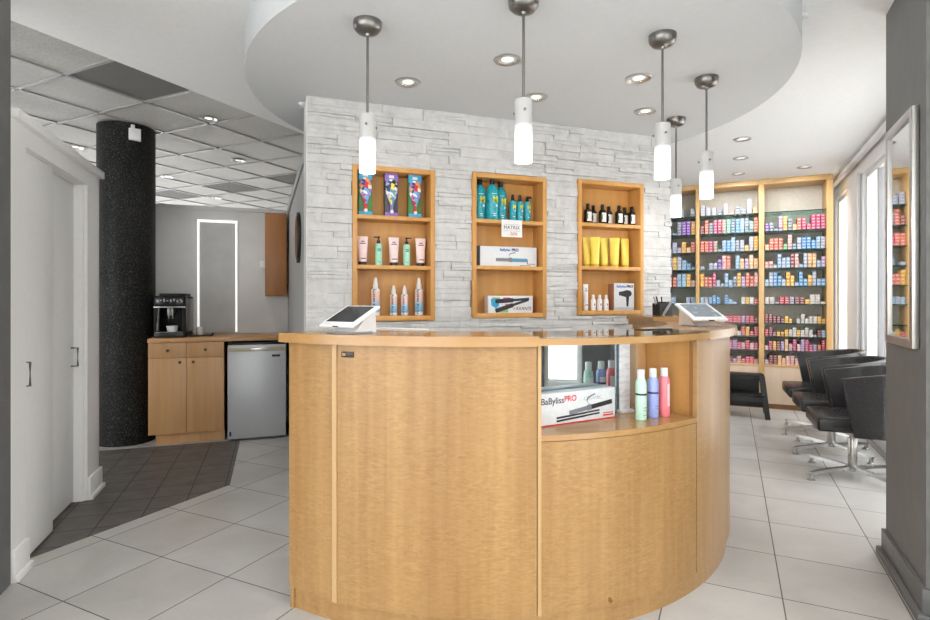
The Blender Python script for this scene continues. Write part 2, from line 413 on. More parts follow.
while z < SOF-.005:
    h = min(random.choice((.065, .075, .085, .055)), SOF-z)
    if SOF-z-h < .03: h = SOF-z
    x = -random.uniform(0, .15)
    while x < WL:
        L = random.uniform(.2, .5); a, b = max(0, x), min(WL, x+L)
        m = random.random()
        if m < .3: cells = [(a, b, z, z+h)]
        elif m < .62:
            c = z+h*random.uniform(.35, .65); k = a+(b-a)*random.uniform(.25, .75)
            cells = [(a, b, z, c), (a, k, c, z+h), (k, b, c, z+h)] if random.random() < .5 else [(a, k, z, c), (k, b, z, c), (a, b, c, z+h)]
        else:
            c, e = z+h*random.uniform(.3, .42), z+h*random.uniform(.6, .72); k = a+(b-a)*random.uniform(.3, .7)
            cells = [(a, b, z, c), (a, k, c, e), (k, b, c, e), (a, b, e, z+h)]
        if b-a > .02:
            for cell in cells:
                for q in clipx(*cell): stone(q[0]+.0008, q[1]-.0008, q[2]+.0008, q[3]-.0008, random.choice((.008, .011, .014, .017, .020)))
        x += L
    z += h
struct(obj('wall_stone', bm, ['stone', plain('joint_shade_grey', (128, 126, 123), .9)], None, (P0.x, P0.y, 0), AS, True, 30))  # dark grey of the core stands in for shadow between the stones
# stone return on the right end of the wall (thin side), plain core already there

# partition behind the stone wall (side of the kitchenette) and its back partition
PH = 2.15
RE = Vector((-1.80, 5.60)); d_ = RE-P0; LR = d_.length; AW = math.atan2(d_.y, d_.x)
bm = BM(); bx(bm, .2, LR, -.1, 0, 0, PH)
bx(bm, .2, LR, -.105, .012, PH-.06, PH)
struct(obj('wall_partition', bm, plain('shaded_partition_grey', (166, 166, 165), .6), None, (P0.x, P0.y, 0), AW, False))  # wall grey darkened to stand in for the dimmer light here
bm = BM(); bx(bm, -.002, .2, -.13, .004, 0, SOF)
struct(obj('trim_1', bm, 'white', None, (P0.x, P0.y, 0), AW, False))
LB = RE - s_*3.2
bm = BM(); bx(bm, 0, 3.2, 0, .1, 0, PH); bx(bm, 0, 3.2, -.015, .115, PH-.035, PH)
struct(obj('wall_kitchenette', bm, 'wallgrey', None, (LB.x, LB.y, 0), AS, False))

# black column
bm = BM(); lathe(bm, [(.224, 0), (.224, TILEZ)], 48)
struct(obj('column', bm, 'column', None, (-2.985, 4.86, 0)))
# ------------------------------------------------------------------ closet on the left
cl = thing('closet', 'white built-in closet with sliding doors left of the black column', 'closet', (-1.983, 2.406, 0), math.atan2(.944, -.330))
# local x runs away from the camera along the front, local y points behind the front (to the left)
CLL, CLH = 1.30, 2.084
bm = BM(); bx(bm, 0, CLL, 0, .02, 1.95, CLH-.045); bx(bm, 0, .16, 0, .02, 0, 1.95); bx(bm, CLL-.245, CLL, 0, .02, 0, 1.95)
bx(bm, CLL-.02, CLL, 0, .62, 0, CLH-.045); bx(bm, 0, CLL, .6, .62, 0, CLH-.045); bx(bm, 0, .02, .02, .62, 0, CLH-.045); bx(bm, CLL-.255, CLL-.235, .02, .16, 0, 1.95)
bx(bm, .02, CLL-.02, .02, .13, 1.947, 1.99); obj('carcass', bm, 'white', cl, smooth=False)
bm = BM(); bx(bm, 0, CLL+.008, -.03, .65, CLH-.045, CLH, .006); obj('top_trim', bm, 'white', cl)
def cdoor(x0, x1, y, hx):
    bm = BM(); bx(bm, x0, x1, y, y+.035, .015, 1.945, .003); d = obj('sliding_door', bm, 'white', cl)
    bm = BM(); tube(bm, [(hx, y, .84), (hx, y-.035, .84), (hx, y-.035, .95), (hx, y, .95)], .006)
    obj('handle', bm, 'nickel', d)
cdoor(.14, .56, .022, .165); cdoor(.50, 1.05, .07, 1.0)
for a, b in ((0, .16), (CLL-.245, CLL+.012)):
    bm = BM(); bx(bm, a-.0, b, -.016, 0, 0, .14, .004); bx(bm, a, b+.008, -.03, 0, 0, .03, .006); obj('skirting', bm, 'white', cl)
bm = BM(); bx(bm, CLL, CLL+.016, -.016, .62, 0, .14, .004); bx(bm, CLL, CLL+.03, -.03, .62, 0, .03, .006)
obj('skirting', bm, 'white', cl)
# dark wall end on the far left
bm = BM(); bx(bm, -.9, -.002, 0, .3, 0, CEIL)
struct(obj('wall_end', bm, 'pier', None, (-1.983, 2.406, 0), math.atan2(.944, -.330), False))

# ------------------------------------------------------------------ facade with windows and the pier on the right
FA = 1.132
def facade(bm, q0, q1, a0, a1, z0, z1, bev=0, mi=0): bx(bm, a0, a1, q0+5.507, q1+5.507, z0, z1, bev, rotR, mi)
wins = [(1.42, 2.35), (.03, .86), (-1.9, 0.0), (-3.28, -3.05), (-5.0, -3.7), (-6.5, -5.2), (-7.8, -6.7)]
bm = BM(); allq = sorted(wins); prev = -8.1
for q0, q1 in allq:
    facade(bm, prev, q0, FA, FA+.2, 0, CEIL); prev = q1
facade(bm, prev, 4.0, FA, FA+.2, 0, CEIL)
for q0, q1 in allq: facade(bm, q0, q1, FA, FA+.2, 0, .64 if q0 == -3.28 else .14); facade(bm, q0, q1, FA, FA+.2, 2.44, CEIL)
struct(obj('wall_right', bm, 'white', smooth=False))
for i, (q0, q1) in enumerate(wins):
    bm = BM(); t = .045 if q0 != -3.28 else .012; Z0 = .14 if q0 != -3.28 else .64
    facade(bm, q0, q0+t, FA+.03, FA+.10, Z0, 2.44); facade(bm, q1-t, q1, FA+.03, FA+.10, Z0, 2.44)
    facade(bm, q0+t, q1-t, FA+.03, FA+.10, Z0, Z0+t); facade(bm, q0+t, q1-t, FA+.03, FA+.10, 2.44-t, 2.44)
    f = struct(obj('window_%d' % (i+1), bm, 'white', smooth=False))
    bm = BM(); facade(bm, q0+t, q1-t, FA+.06, FA+.066, Z0+t, 2.44-t); obj('pane', bm, 'glass', f, smooth=False)
bm = BM(); facade(bm, .862, .885, FA-.012, FA+.03, .14, 2.44); facade(bm, .38, .42, FA+.03, FA+.10, .185, 2.395); struct(obj('trim_2', bm, 'greyplastic', smooth=False))
bm = BM(); facade(bm, -3.03, -2.825, FA-.02, FA-.001, 0, CEIL); facade(bm, -3.6, -3.30, FA-.02, FA-.001, 0, CEIL)
struct(obj('trim_4', bm, 'pier', smooth=False))
bm = BM()
for q0, q1 in ((.9, 1.41),): facade(bm, q0, q1, FA-.035, FA, 0, 2.46)
struct(obj('trim_3', bm, 'white', smooth=False))
bm = BM(); facade(bm, -2.0, 2.4, FA-.075, FA-.03, 2.555, 2.60, .004); facade(bm, -2.0, 2.4, FA-.055, FA-.0, 2.60, 2.62)
tag(obj('curtain_rail', bm, 'white'), 'long white curtain rail along the ceiling above the windows', 'curtain rail')
# pier: corners from the photo
pa0, pq0, pq1 = .68, -2.82, -2.213
bm = BM(); facade(bm, pq0, pq1, pa0, FA-.001, 0, CEIL); struct(obj('wall_pier', bm, 'pier', smooth=False))
bm = BM(); facade(bm, pq0-.016, pq1+.016, pa0-.016, FA-.001, 0.03, .128, .004); facade(bm, pq0-.035, pq1+.035, pa0-.035, FA-.001, 0, .035, .006)
struct(obj('baseboard_right', bm, 'pierbase'))
# mirror on the pier
mr = thing('wall_mirror', 'tall rectangular mirror in a wide silver frame on the dark grey pier', 'mirror')
bm = BM(); q0, q1 = -2.745, -2.325; fw = .038
z0, z1 = 1.043, 2.02
facade(bm, q0, q0+fw, pa0-.026, pa0-.001, z0, z1, .004); facade(bm, q1-fw, q1, pa0-.026, pa0-.001, z0, z1, .004)
facade(bm, q0+fw, q1-fw, pa0-.026, pa0-.001, z0, z0+fw, .004); facade(bm, q0+fw, q1-fw, pa0-.026, pa0-.001, z1-fw, z1, .004)
obj('frame', bm, 'alu', mr)
bm = BM(); facade(bm, q0+fw, q1-fw, pa0-.016, pa0-.003, z0+fw, z1-fw); obj('mirror_glass', bm, 'mirror', mr, smooth=False)

# street outside
bm = BM(); facade(bm, -40, 40, FA+.2, 60, -.14, -.12); struct(obj('street_ground', bm, plain('pavement', (226, 225, 222), .8), smooth=False))
b0 = thing('building', 'grey building across the street seen through the window', 'building', (0, 0, 0))
bm = BM(); facade(bm, -30, 30, 16, 24, -.12, 5.5); obj('facade', bm, plain('street_facade', (168, 166, 162), .8), b0, smooth=False)
for k in range(8):
    bm = BM(); facade(bm, -27+k*7, -23+k*7, 15.95, 16.02, .9, 2.6); obj('window', bm, plain('street_window', (70, 76, 82), .2), b0, smooth=False)

# ------------------------------------------------------------------ reception counter
CC = (.058, 3.43); RB, RT, RI = 1.436, 1.468, 1.13
ZT, ZU, ZK = 1.109, 1.072, .087
def ring(bm, *a, **k): sector(bm, (0, 0), *a, **k)
rc = thing('reception_counter', 'curved wooden reception counter with glass topped display bay', 'reception counter', (CC[0], CC[1], 0))
PL, PS1, PS2, PD0, PD1, PE = -32.35, -23.1, -22.3, 8.5, 39.9, 107.5
bm = BM(); ring(bm, RB-.04, RB-.020, 0, ZK, PL+.5, PE); obj('plinth', bm, 'wood', rc)
bm = BM(); ring(bm, RB-.03, RB-.004, ZK, ZU, PL, PS1); obj('front_panel', bm, 'wood', rc)
bm = BM(); ring(bm, RB-.03, RB, ZK, ZU, PS2, PD0-.35); fp = obj('front_panel', bm, 'wood', rc)
bm = BM(); ring(bm, RB-.03, RB, ZK, .7205, PD0+.35, PD1-.18); obj('front_panel', bm, 'wood', rc)
bm = BM(); ring(bm, RB-.03, RB-.002, ZK, ZU, PD1+.18, PE); obj('front_panel', bm, 'wood', rc)
bm = BM(); ring(bm, RB-.03, RB+.006, ZK, ZU, PS1, PS2); obj('edge_strip', bm, 'edge', rc)
bm = BM(); ring(bm, RB-.03, RB+.002, ZK, ZU, PD0-.22, PD0+.32); obj('edge_strip', bm, 'edge', rc)
bm = BM(); ring(bm, RB-.03, RB-.014, ZK+.05, ZU, PD0-.4, PD0-.2); obj('reveal', bm, 'dark_wood', rc)
bm = BM(); ring(bm, RB-.03, RB-.020, ZK+.04, ZU, PD1-.2, PD1+.2); obj('reveal', bm, 'dark_wood', rc)
# inner carcass walls: ends, staff side, display bay sides
def radial(bm, phi, r0, r1, z0, z1, th=.02):
    f = R(phi); bx(bm, r0, r1, -th/2, th/2, z0, z1, 0, Matrix.Rotation(f-PI/2, 4, 'Z'))
bm = BM(); radial(bm, PL+.4, RI+.05, RB-.01, 0, ZU); obj('end_panel', bm, 'wood', rc)
bm = BM(); radial(bm, PE-.5, RI+.03, RB-.01, 0, ZU); obj('end_panel', bm, 'wood', rc)
bm = BM(); radial(bm, PD0-.35, RI+.02, RB-.03, ZK, ZU); obj('bay_side_panel', bm, 'wood_bay', rc)
bm = BM(); radial(bm, PD1+.75, RI-.02, RB-.035, .70, ZU); obj('bay_side_panel', bm, 'wood_bay', rc)
bm = BM(); ring(bm, RI+.005, RI+.025, ZK, ZU, PL+.4, PD0-.35); ring(bm, RI+.005, RI+.025, ZK, .72, PD0, PD1); ring(bm, RI+.005, RI+.025, ZK, ZU, PD1+.3, PE-.5); obj('inner_panel', bm, 'wood', rc)
bm = BM(); ring(bm, RI-.06, RB+.001, .723, .744, PD0+.33, PD1-.1); obj('display_shelf', bm, 'wood_top', rc)
bm = BM(); ring(bm, RI, RT, ZU, ZT, PL-.8, 8.2); obj('countertop', bm, 'wood_top', rc, angle=30)
bm = BM(); ring(bm, RI, RT, ZU, ZT, 42.0, 109); obj('countertop', bm, 'wood_top', rc, angle=30)
bm = BM(); ring(bm, RI-.015, RT-.01, ZT, ZT+.024, 90, 109); obj('raised_ledge', bm, 'wood_top', rc, angle=30)
bm = BM(); ring(bm, RT-.03, RT, ZU+.003, ZT-.008, 8.2, 42.0); ring(bm, RI, RI+.02, ZU+.003, ZT-.008, 8.2, 42.0); obj('glass_rim', bm, 'wood_top', rc, angle=30)
bm = BM(); ring(bm, RI, RT, ZT-.007, ZT, 8.22, 41.98); obj('glass_top', bm, 'glasstop', rc, angle=30)
# mirror glass at the back of the display bay with its post
m0, m1 = Vector((.245, 2.205)), Vector((.775, 2.495)); dm = (m1-m0).normalized(); am = math.atan2(dm.y, dm.x)
bm = BM(); bx(bm, 0, (m1-m0).length, 0, .008, .746, ZU-.004, 0, Matrix.Translation((m0.x-CC[0], m0.y-CC[1], 0)) @ Matrix.Rotation(am, 4, 'Z')); obj('back_mirror', bm, 'casemirror', rc, smooth=False)
bm = BM(); bx(bm, (m1-m0).length, (m1-m0).length+.05, -.01, .03, .744, ZU-.002, .002, Matrix.Translation((m0.x-CC[0], m0.y-CC[1], 0)) @ Matrix.Rotation(am, 4, 'Z')); obj('bay_post', bm, 'wood_oak', rc)
bm = BM(); radial(bm, PD1-6.5, RI-.06, RI+.0, .744, ZU, .02); obj('bay_back_panel', bm, 'wood_bay', rc)
f = R(-20.4)
pm = Matrix.Translation(((RB+.001)*math.sin(f), -(RB+.001)*math.cos(f), 1.034)) @ Matrix.Rotation(f, 4, 'Z')
bm = BM(); bx(bm, -.026, .026, -.004, .003, -.011, .011, .001, pm); pl = obj('name_plate', bm, plain('dark_bronze', (58, 50, 44), .35, .6), rc)
bm = BM(); bx(bm, -.022, -.016, -.0048, -.004, -.006, .006, 0, pm); bx(bm, -.015, -.008, -.0048, -.004, -.005, .004, 0, pm); obj('engraving', bm, plain('brass_mark', (150, 130, 100), .4, .6), pl)
f = R(20); bm = BM()
pm = Matrix.Translation(((RB-.003)*math.sin(f+.0), -(RB-.003)*math.cos(f), ZK+.02)) @ Matrix.Rotation(f, 4, 'Z') @ Matrix.Rotation(.9, 4, 'Y')
lathe(bm, [(.004, -.0), (.012, .001), (.010, .004), (.0, .005)], 10, sx=1.3, sy=.8); bmesh.ops.transform(bm, matrix=pm @ Matrix.Rotation(PI/2, 4, 'X'), verts=bm.verts[:]); obj('veneer_chip', bm, 'dark_wood', rc)

# ------------------------------------------------------------------ terminals
def terminal(name, label, loc, yaw, scr, right_leg):
    t = thing(name, label, 'payment terminal', loc, yaw); t.scale = (1.03 if right_leg else 1.08,)*3
    tilt = R(26)
    T = Matrix.Translation((0, -.075, .034)) @ Matrix.Rotation(tilt, 4, 'X')
    bm = BM(); bx(bm, -.09, .09, 0, .165, -.012, 0, .004, T); d = obj('display_housing', bm, 'whiteplastic', t)
    bm = BM(); bx(bm, -.072, .072, .026, .152, -.001, .0012, 0, T); obj('screen', bm, scr, d, smooth=False)
    # folded stand: back leg and foot, wedge side seen under the display
    bm = BM()
    loft(bm, [[(x, -.035, .001), (x, .085, .001), (x, .080, .098), (x, .045, .078)] for x in (-.06, .06)])
    obj('stand', bm, 'whiteplastic' if right_leg else plain('warm_plastic', (206, 190, 176), .4), t)
    bm = BM(); bx(bm, -.065, .065, -.06, .06, .0005, .007, .002); obj('base', bm, 'greyplastic', t)
    bm = BM(); bx(bm, -.02, .02, .003, .006, -.011, -.003, 0, T); bx(bm, -.015, .015, -.0006, .002, -.009, -.004, 0, T); obj('card_slot', bm, 'black', d)
    return t
terminal('card_terminal', 'white card terminal with dark screen on left of counter', (-.458, 2.185, ZT), R(-34), 'screen', True)
terminal('card_terminal', 'white card terminal with grey screen on right of counter', (1.192, 2.78, ZT), R(14), 'screenblue', False)
bm = BM(); tube(bm, [(-.385, 2.30, ZT+.012), (-.34, 2.325, ZT+.012), (-.25, 2.345, ZT+.008), (-.16, 2.35, ZT+.005), (-.13, 2.42, ZT-.08), (-.12, 2.43, .8)], .004, 6)
tag(obj('cable', bm, 'whiteplastic'), 'white cable trailing from the left card terminal', 'cable')
# cards lying on the glass top
for k, (x, y, rz) in enumerate(((.80, 2.43, .5), (.875, 2.475, .25))):
    bm = BM(); bx(bm, -.045, .045, -.027, .027, 0, .004, .001)
    tag(obj('card_holder', bm, 'black', None, (x, y, ZT+.0006), rz), ('flat black card holder on glass top, nearer the bottles' if k == 0 else 'flat black card holder on glass top, nearer the right terminal'), 'card holder', 'card holders on the glass top')
# pen holder on the far end of the counter
ph = thing('pen_holder', 'black pen organiser on far end of counter beside stone wall', 'pen holder', (1.36, 3.80, ZT+.0245), R(25))
bm = BM()
def cup(bm, x0, x1, y0, y1, h):
    bx(bm, x0, x1, y0, y1, .0005, .006); bx(bm, x0, x0+.004, y0, y1, .006, h); bx(bm, x1-.004, x1, y0, y1, .006, h); bx(bm, x0+.004, x1-.004, y0, y0+.004, .006, h); bx(bm, x0+.004, x1-.004, y1-.004, y1, .006, h)
cup(bm, -.06, .015, -.04, .03, .084); obj('cup', bm, 'blackmatte', ph, smooth=False)
bm = BM(); cup(bm, .0155, .075, -.02, .06, .094); obj('cup', bm, 'blackmatte', ph, smooth=False)
for k, (dx, dy, lean, m) in enumerate(((-.035, -.02, -.25, 'black'), (-.03, .0, -.32, 'greyplastic'), (.0, -.01, -.12, 'black'))):
    bm = BM(); tube(bm, [(dx, dy, .008), (dx+lean*.15, dy, .13)], .0045, 8)
    o = obj('pen', bm, m, None, ph.location, R(25))
    tag(o, ('black pen standing in the pen organiser, leftmost', 'grey pen standing in the pen organiser', 'black pen standing upright in the pen organiser')[k], 'pen', 'pens in the organiser')
bm = BM(); bx(bm, -.005, .005, -.055, .075, -.008, .008, .002, Matrix.Translation((.0, -.055, .06)) @ Matrix.Rotation(R(62), 4, 'Z') @ Matrix.Rotation(R(-58), 4, 'X'))
pp = obj('barcode_pen', bm, 'greyplastic', ph); pp.name = 'pen_clip'
# ------------------------------------------------------------------ wall niches
S1, S2, S3 = 1.757, 1.453, 1.142      # tops of the boards
niche_lab = ['leftmost recessed wooden wall shelf, holding brushes, tubes and sprays', 'middle recessed wooden wall shelf, holding teal bottles and iron boxes', 'rightmost recessed wooden wall shelf, holding dark bottles and yellow tubes']
def make_niche(loc, label, NW):
    n = thing('wall_shelf', label, 'wall shelf', loc, AS, 'recessed wooden wall shelves')
    y0, y1, th = -.026, ND, .028
    for a in (0, NW-th):
        bm = BM(); bx(bm, a, a+th, y0, y1, NZ0, NZ1, .001); obj('side_board', bm, 'wood_niche', n)
    bm = BM(); bx(bm, th, NW-th, y0, y1, NZ1-th, NZ1, .001); obj('top_board', bm, 'wood_niche', n)
    bm = BM(); bx(bm, th, NW-th, y0, y1, NZ0, S3, .001); obj('bottom_board', bm, 'wood_niche', n)
    bm = BM(); bx(bm, th, NW-th, y1-.006, y1+.012, S3, NZ1-th); obj('back_board', bm, 'wood_niche', n, smooth=False)
    for s in (S1, S2):
        bm = BM(); bx(bm, th, NW-th, y0+.002, y1-.006, s-.024, s, .001); obj('shelf', bm, 'wood_niche', n)
    return n
for t, l, NW, dz in zip(NT0, niche_lab, NWS, DZ): make_niche((*W(t, 0), dz), l, NW)

def on(x, d, z, yaw=0.0): p = W(tW(x, d), d); return (p.x, p.y, z+.0004), AS+yaw
def place(proto, first, x, d, z, yaw, label):
    loc, rz = on(x, d, z, yaw)
    if first: proto.location = loc; proto.rotation_euler = (0, 0, rz); proto['label'] = label; return proto
    return dup(proto, loc, rz, label)

# brushes in cartons
def brush_pack(cardcol, sidemat, handle, cols):
    t = thing('hairbrush_pack', '', 'hairbrush', group='hairbrushes in cartons')
    w, h, d = .084, .272, .045
    bm = BM(); bx(bm, -w/2, w/2, .004, d, 0, h, .003); obj('carton', bm, sidemat, t)
    bm = BM(); bx(bm, -w/2, w/2, 0, .006, h-.05, h, .001); obj('carton_card', bm, plain('cardtop_'+handle, cardcol, .4), t)
    bm = BM(); bx(bm, -w/2, w/2, -.004, .006, 0, .028, .001); obj('carton_card', bm, plain('card_'+handle, cardcol, .4), t)
    bm = BM(); bx(bm, -.016, .016, -.0012, .0, h-.03, h-.012, .0003); obj('logo_patch', bm, 'whiteplastic', t)
    rings = []
    for z, r in ((.075, .012), (.09, .014), (.105, .020), (.125, .030), (.155, .037), (.19, .038), (.215, .034), (.232, .018)):
        rings.append([(r*math.cos(2*PI*i/16), -.004+.010*math.sin(2*PI*i/16), z) for i in range(16)])
    bm = BM(); loft(bm, rings); obj('brush_head', bm, m_patches('brush_art_'+handle, None, cols, 55), t)
    rings = [[(r*math.cos(2*PI*i/12), -.004+.008*math.sin(2*PI*i/12), z) for i in range(12)] for z, r in ((.024, .012), (.04, .011), (.06, .009), (.077, .012))]
    bm = BM(); loft(bm, rings); obj('brush_handle', bm, plain('brush_handle_'+handle, {'red': (206, 44, 44), 'violet': (136, 120, 190)}[handle], .35), t)
    bm = BM(); lathe(bm, [(.0, 0), (.011, .0), (.011, .002), (0, .002)], 14); bmesh.ops.transform(bm, matrix=Matrix.Translation((0, -.012, .032)) @ UP, verts=bm.verts[:]); obj('seal', bm, 'whiteplastic', t)
    return t
green = plain('green_carton', (62, 120, 52), .4); violet = plain('violet_carton', (60, 56, 66), .4)
bp = brush_pack((64, 166, 214), green, 'red', [(40, 50, 110), (204, 40, 60), (240, 236, 226), (90, 170, 220), (236, 150, 60), (150, 120, 200)])
place(bp, True, 365.5, .03, S1, 0, 'hairbrush in blue and green carton at left end of top shelf')
place(bp, False, 415, .03, S1, 0, 'hairbrush in blue and green carton at right end of top shelf')
bv = brush_pack((142, 108, 190), violet, 'violet', [(40, 60, 120), (236, 214, 60), (230, 232, 236), (70, 150, 190), (30, 34, 44), (190, 180, 210)])
place(bv, True, 391.5, .03, S1, 0, 'hairbrush in purple carton between the two blue cartons')

def tube_pack(name, w, h, body, capm, caph=.022, cat='tube', group=None, mark=None):
    t = thing(name, '', cat, group=group); r = w*.38
    rings = []
    for f in (0, .12, .3, .5, .7, .85, .96, 1.0):
        rx = r+(w/2-r)*f; ry = r*(1-f)**.8*1.0+.0016
        rings.append([(rx*math.cos(2*PI*i/20), ry*math.sin(2*PI*i/20), caph+(h-caph)*f) for i in range(20)])
    bm = BM(); loft(bm, rings); obj('tube_body', bm, body, t)
    bm = BM(); lathe(bm, [(r*.96, 0), (r*.98, caph-.001), (r*.6, caph)], 20); obj('cap', bm, capm, t)
    if mark:
        bm = BM()
        for z, ww in ((.80, .3), (.72, .5), (.12, .45)):
            yy = -(r*(1-z)**.8+.0016)-.0012; bx(bm, -ww*w/2, ww*w/2, yy, yy+.003, caph+(h-caph)*z-.003, caph+(h-caph)*z+.003)
        obj('label_print', bm, mark, t)
    return t
pinkt = plain('pale_pink_tube', (240, 214, 212), .35); mint = plain('mint_bottle', (160, 216, 188), .3); darkprint = plain('dark_print', (70, 66, 80), .5)
tp = tube_pack('cream_tube', .068, .178, pinkt, 'black', group='pink tubes', mark=darkprint)
for k, (x, l) in enumerate(((362.5, 'pale pink tube with black cap at left end of middle shelf'), (393.8, 'pale pink tube between the two mint pump bottles'), (420.5, 'pale pink tube with black cap at right end of middle shelf'))):
    place(tp, k == 0, x, .04, S2, 0, l)
def pump(bm, z, r, side=-1, s=1.0):
    lathe(bm, [(r, z), (r, z+.02*s), (r*.5, z+.022*s), (r*.45, z+.034*s), (r*.8, z+.036*s), (r*.8, z+.044*s), (0.0005, z+.046*s)], 16)
    bx(bm, min(0, side*.03*s), max(0, side*.03*s), -.004*s, .004*s, z+.037*s, z+.044*s, .001)
def pump_bottle(side):
    t = thing('pump_bottle', '', 'pump bottle', group='mint pump bottles')
    bm = BM(); lathe(bm, [(.019, 0), (.0215, .003), (.0215, .125), (.018, .133), (.010, .138)], 24); obj('bottle_body', bm, mint, t)
    bm = BM(); pump(bm, .136, .011, side); obj('pump', bm, 'black', t)
    bm = BM(); lathe(bm, [(.0218, .098), (.0218, .104)], 24, cap=False); bm2 = bm
    bmesh.ops.delete(bm, geom=[v for v in bm.verts if v.co.y > -.016], context='VERTS')
    vs = [(-.008, .09), (.008, .09)]
    bx(bm, -.010, .010, -.0222, -.020, .088, .093); bx(bm, -.006, .006, -.0222, -.020, .02, .023); obj('label_print', bm, darkprint, t)
    return t
p1 = pump_bottle(-1); place(p1, True, 378.6, .04, S2, 0, 'mint pump bottle left of the middle pink tube')
p2 = pump_bottle(1); place(p2, True, 406.6, .04, S2, 0, 'mint pump bottle right of the middle pink tube')
spraylab = m_gradient('spray_label', [(0, (240, 236, 232)), (.10, (238, 234, 232)), (.16, (116, 176, 214)), (.42, (150, 196, 222)), (.58, (232, 200, 190)), (.85, (238, 206, 194)), (.95, (244, 240, 236))])
navy = plain('navy_print', (34, 54, 96), .4)
def spray(h, r):
    t = thing('spray_bottle', '', 'spray bottle', group='spray bottles on the lowest left shelf')
    b = h*.72
    bm = BM(); lathe(bm, [(r*.9, 0), (r, .004), (r, b-.012), (r*.75, b-.003), (r*.5, b)], 24); obj('bottle_body', bm, spraylab, t)
    bm = BM(); lathe(bm, [(r*.62, b-.002), (r*.62, b+.015), (r*.5, b+.03), (r*.30, h-.004), (r*.2, h)], 18); obj('spray_cap', bm, 'whiteplastic', t)
    text('lettering', 'COLOR FREEZE', b*.15, face(-r*.35, -r*.95, b*.46, PI/2), navy, t, bold=.0006)
    return t
sp = spray(.238, .0265); place(sp, True, 375.5, .05, S3, 0, 'tall white-capped spray bottle at left, above the card terminal'); place(sp, False, 419, .05, S3, 0, 'tall white-capped spray bottle at right end of lowest shelf')
ss = spray(.19, .0225); place(ss, True, 393.6, .05, S3, 0, 'short spray bottle, left one of the short pair'); place(ss, False, 404.6, .05, S3, 0, 'short spray bottle, right one of the short pair')

# teal bottles
S1, S2, S3 = S1+.011, S2+.011, S3+.011
teal = plain('teal_bottle', (22, 152, 168), .28, var=.015); yel = plain('yellow_print', (222, 208, 48), .4); pale = plain('pale_print', (214, 232, 232), .4)
def teal_big():
    t = thing('shampoo_bottle', '', 'shampoo bottle', group='large teal bottles')
    bm = BM(); lathe(bm, [(.038, 0), (.0405, .004), (.0405, .18), (.038, .20), (.026, .222), (.016, .232), (.014, .236)], 28); obj('bottle_body', bm, teal, t)
    bm = BM(); lathe(bm, [(.017, .234), (.017, .27), (.015, .272)], 18); obj('cap', bm, 'black', t)
    text('lettering', 'M', .062, face(.006, -.0405, .13), yel, t, ext=.002, sx=.72, bold=.0012)
    bm = BM(); bx(bm, -.018, .014, -.0415, -.036, .168, .171); bx(bm, -.010, .010, -.0425, -.040, .035, .04); bx(bm, -.008, .008, -.0425, -.040, .022, .027); bx(bm, .010, .020, -.0405, -.036, .085, .10); obj('label_print', bm, [pale], t)
    return t
tb = teal_big(); place(tb, True, 479.5, .055, S1, 0, 'large teal bottle at far left, partly behind the shelf frame'); place(tb, False, 492.3, .0185, S1, 0, 'large teal bottle in front, second from left'); place(tb, False, 500.6, .0825, S1, 0, 'large teal bottle half hidden behind the front one')
def teal_small(side):
    t = thing('spray_bottle', '', 'spray bottle', group='small teal bottles')
    bm = BM(); lathe(bm, [(.021, 0), (.023, .003), (.023, .125), (.020, .136), (.011, .142)], 24); obj('bottle_body', bm, teal, t)
    bm = BM()
    if side: lathe(bm, [(.012, .14), (.012, .155), (.008, .165)], 14); bx(bm, -.008, .028, -.007, .007, .163, .178, .003)
    else: lathe(bm, [(.0125, .14), (.0125, .158), (.010, .162), (.010, .182), (.008, .184)], 14)
    obj('spray_head', bm, 'black', t)
    text('lettering', 'M', .040, face(.003, -.0228, .098), yel, t, ext=.0015, sx=.75, bold=.0008)
    bm = BM(); bx(bm, -.008, .008, -.0238, -.021, .128, .130); bx(bm, -.006, .006, -.0242, -.021, .03, .034); bx(bm, .004, .012, -.0238, -.020, .066, .078); obj('label_print', bm, [pale], t)
    return t
ts = teal_small(False); place(ts, True, 512.8, .045, S1, 0, 'small teal spray bottle, left of the three'); place(ts, False, 519.8, .045, S1, 0, 'small teal spray bottle, middle of the three')
place(teal_small(True), True, 527.2, .045, S1, 0, 'small teal bottle with trigger nozzle, right of the three')
# sign hanging on the shelf edge
loc, rz = on(511.8, -.03, S1-.113)
sg = thing('price_sign', 'small white discount sign hanging from the shelf edge below teal bottles', 'sign', loc, rz)
bm = BM(); bx(bm, -.074, .074, -.0016, 0, 0, .113); bx(bm, -.074, .074, 0, .03, .1127, .1134); obj('card', bm, plain('sign_paper', (232, 230, 226), .5), sg, smooth=False)
bm = BM(); bx(bm, -.056, .056, -.002, -.0015, .082, .0832); bx(bm, -.056, .056, -.002, -.0015, .040, .0412); obj('rule_lines', bm, darkprint, sg, smooth=False)
text('lettering', 'MATRIX', .034, face(0, -.002, .0615), darkprint, sg, sx=.95)
text('discount', '-30%', .030, face(.01, -.002, .020), plain('red_print', (196, 60, 66), .4), sg)

